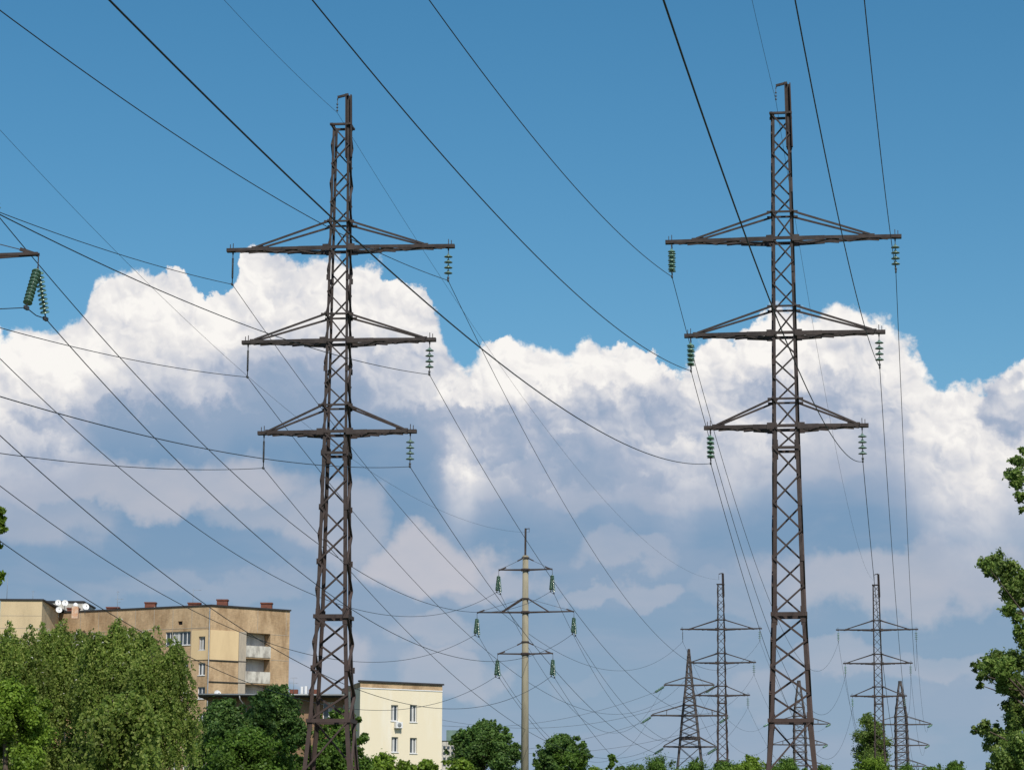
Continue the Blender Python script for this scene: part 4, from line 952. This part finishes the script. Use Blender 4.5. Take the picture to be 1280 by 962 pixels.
tree('birch_tree', 'tree', 'right hand weeping birch with drooping side, next to the loggias', 203, 90, 808, 84, L_BIRCH, 75000, .095, GB, BARK, 40, .26, .12, .85, 1.7, 3)
tree('birch_tree', 'tree', 'weeping birch at the left edge in front of the pale wing', 22, 93, 788, 96, L_BIRCH, 80000, .095, GB, BIRCH_BARK, 42, .26, .12, .85, 1.6, 4)
tree('broadleaf_tree', 'tree', 'bright green bushy tree at the bottom left corner', 12, 78, 842, 105, L_BRIGHT, 46000, .115, None, BARK, 26, .3, .08, 0, 1.0, 5)
tree('broadleaf_tree', 'tree', 'small yellowish green tree in front of the tallest birch', 150, 80, 872, 130, L_BIRCH, 26000, .14, None, BARK, 24, .3, .05, .3, .9, 6)
tree('broadleaf_tree', 'tree', 'deep green tree with a pointed top left of the left pylon', 345, 122, 850, 92, L_DARK, 70000, .145, None, BARK, 34, .28, .1, 0, 1.5, 7)
tree('broadleaf_tree', 'tree', 'deep green tree between the birches and the pointed dark tree', 278, 118, 868, 85, L_DARK, 60000, .14, None, BARK, 28, .3, .08, 0, 1.2, 8)
tree('broadleaf_tree', 'tree', 'light loose tree seen through the legs of the left pylon', 428, 128, 880, 82, L_MID, 11000, .20, None, BARK, 26, .27, .1, 0, 1.2, 9)
tree('broadleaf_tree', 'tree', 'low dark thicket between the birches and the left pylon, below the drainpipe', 312, 112, 905, 130, L_MID, 52000, .135, None, BARK, 34, .22, .05, 0, .7, 17)
tree('broadleaf_tree', 'tree', 'low green thicket right behind the feet of the left pylon', 415, 116, 922, 110, L_MID, 40000, .135, None, BARK, 30, .22, .05, 0, .6, 18)
tree('shrub', 'shrub', 'bright young shrubs growing along the foot of the cream building', 480, 135, 938, 66, L_BRIGHT, 7000, .18, 'bright shrubs in front of the cream building', BARK, 14, .3, .05, 0, .5, 10)
tree('shrub', 'shrub', 'bright shrub under the right window column of the cream building', 536, 138, 946, 52, L_BRIGHT, 5000, .18, 'bright shrubs in front of the cream building', BARK, 12, .3, .05, 0, .5, 11)
tree('round_tree', 'tree', 'larger round green tree between the cream building and the concrete pole', 606, 205, 896, 92, L_DARK, 80000, .20, 'round trees by the concrete pole', BARK, 64, .20, .12, 0, .95, 12)
tree('round_tree', 'tree', 'smaller round green tree right of the concrete pole', 703, 212, 913, 76, L_DARK, 62000, .20, 'round trees by the concrete pole', BARK, 56, .21, .12, 0, .9, 13)
tree('shrub', 'shrub', 'bright shrub in front of the smaller round tree', 712, 170, 934, 46, L_MID, 8000, .20, None, BARK, 14, .3, .05, 0, .5, 14)
tree('shrub', 'shrub', 'bright shrub at the bottom left of the larger round tree', 575, 165, 944, 46, L_BRIGHT, 7000, .20, None, BARK, 14, .3, .05, 0, .5, 15)
tree('young_tree', 'tree', 'tiny slim tree standing alone right of the smaller round tree', 765, 190, 939, 15, L_MID, 2600, .20, None, BARK, 9, .5, .3, 0, 2.2, 16)
for i, (u, v, w, Y, m, lab) in enumerate([(822, 943, 52, 270, L_MID, 'green bush left of the pointed tower foot'), (868, 948, 46, 262, L_MID, 'green bush right in front of the pointed tower foot'), (905, 950, 40, 250, L_MID, 'bush in front of the left distant pylon'),
        (938, 944, 36, 240, L_BRIGHT, 'bright bush just left of the right pylon legs'), (982, 946, 46, 240, L_MID, 'bush seen between the legs of the right pylon'), (1030, 956, 46, 250, L_MID, 'low bush just right of the right pylon legs'),
        (1095, 946, 48, 230, L_BRIGHT, 'bright bush in front of the poplar'), (1135, 952, 50, 260, L_MID, 'low bush under the right far dark tower'), (1192, 950, 34, 250, L_MID, 'small bush left of the big leafy tree at the right edge'),
        (1165, 957, 30, 250, L_MID, 'lowest bush between the far tower and the right edge tree'), (790, 956, 40, 260, L_MID, 'low bush beside the tiny slim tree'), (745, 958, 30, 200, L_BRIGHT, 'low bright bush between small round tree and tiny slim tree')]):
    tree('shrub', 'shrub', lab, u, Y, v - 2, w * 1.4, m, 17000, .18, 'bushes along the bottom of the picture', BARK, 14, .32, .05, 0, .8, 20 + i)
# columnar poplar
H_ = at(1088, 889, 335).z; pc = []; random.seed(5)
for i in range(46):
    t = i / 45; rr = 2.3 * min(1, ((1 - t) * 3.2 + .12)) ** .6; a = random.uniform(0, 6.28); q = random.uniform(.3, .85)
    pc.append((rr * q * math.cos(a), rr * q * math.sin(a), 1.5 + (H_ - 2.3) * t, .55 + rr * .28))
tree('poplar_tree', 'tree', 'tall columnar poplar behind the right distant pylon', 1087, 335, 889, 46, L_POP, 62000, .24, None, BARK, clumps=pc, lump=.5)
# near tree leaning in at the right edge, big visible leaves
def near_tree(name, label, Y, u_tr, vt, spots, leaf, size, dens, extra=()):
    tr = at(u_tr, vt, Y); root = empty(name, (tr.x, Y, 0)); tag(root, label, 'tree'); cl_ = []
    for (u, v, r) in spots:
        p = at(u, v, Y + random.uniform(-1.0, 1.0)); cl_.append((p.x - tr.x, p.y - Y, p.z, r * Y / 3000))
    for (dx_, dy_, z, r) in extra: cl_.append((dx_, dy_, z, r))
    trunk_mesh((0, 0, 0), (0, 0, tr.z), .26, [(c[0], c[1], c[2]) for c in cl_]).build('trunk', BARK, root)
    w = sum(c[3] ** 2 for c in cl_); C, N, S = foliage(cl_, int(dens * w), size, .42, .85)
    link('crown', leaf_mesh('crown', C, N, S, leaf, 1.15), root)
random.seed(9)
sp_ = [(1272, 576, 9), (1270, 598, 13), (1266, 592, 9), (1276, 620, 9), (1281, 565, 8), (1279, 636, 5),
       (1232, 705, 9), (1244, 700, 12), (1240, 716, 9), (1258, 712, 14), (1272, 720, 15), (1262, 738, 13), (1276, 745, 15), (1262, 762, 9), (1272, 770, 9), (1256, 725, 9),
       (1278, 785, 9), (1281, 800, 12),
       (1222, 832, 7), (1232, 828, 9), (1246, 822, 12), (1228, 843, 7), (1226, 856, 5), (1240, 840, 11), (1256, 835, 15), (1270, 825, 16), (1262, 855, 16), (1276, 862, 16), (1252, 858, 9),
       (1265, 885, 13), (1276, 895, 16), (1268, 905, 14),
       (1219, 912, 6), (1230, 910, 9), (1242, 916, 11), (1236, 932, 9), (1252, 925, 14), (1266, 930, 16), (1250, 948, 14), (1272, 950, 18), (1258, 960, 15), (1236, 958, 6), (1280, 925, 15)]
exr = [(random.uniform(-.3, 2.2), random.uniform(-1.4, 1.4), random.uniform(2.5, 8.5), random.uniform(.25, .5)) for _ in range(40)]
near_tree('poplar_tree', 'big leafy tree reaching in at the right edge with dark glossy leaves', 44, 1345, 560, sp_, L_POP, .055, 29000, exr)
random.seed(4)
sl_ = [(2, 645, 6), (-6, 655, 10), (4, 662, 5), (-2, 680, 6), (-8, 640, 10), (2, 718, 4), (-6, 722, 9), (-14, 690, 10), (-20, 660, 16)]
near_tree('broadleaf_tree', 'near tree whose green twig tips just enter at the left edge', 44, -95, 600, sl_, L_BRIGHT, .085, 19000, [(random.uniform(-1.6, .7), random.uniform(-1.2, 1.2), random.uniform(2.5, 8), random.uniform(.25, .5)) for _ in range(26)])
# rough grass and weeds on the ground near the foot of the pylons
gc = rng.uniform(size=(26000, 3)) * np.array([150, 150, 0]) + np.array([-70, 20, 0]); S = rng.uniform(.12, .4, len(gc)); gc[:, 2] = S * .4
gm = leaf_mesh('weeds', gc, rng.normal(size=gc.shape) * np.array([1, 1, .1]), S, L_MID, 1.3, .6)
tag(link('weeds', gm), 'rough green weeds covering the ground under the power lines', 'weeds', kind='stuff')
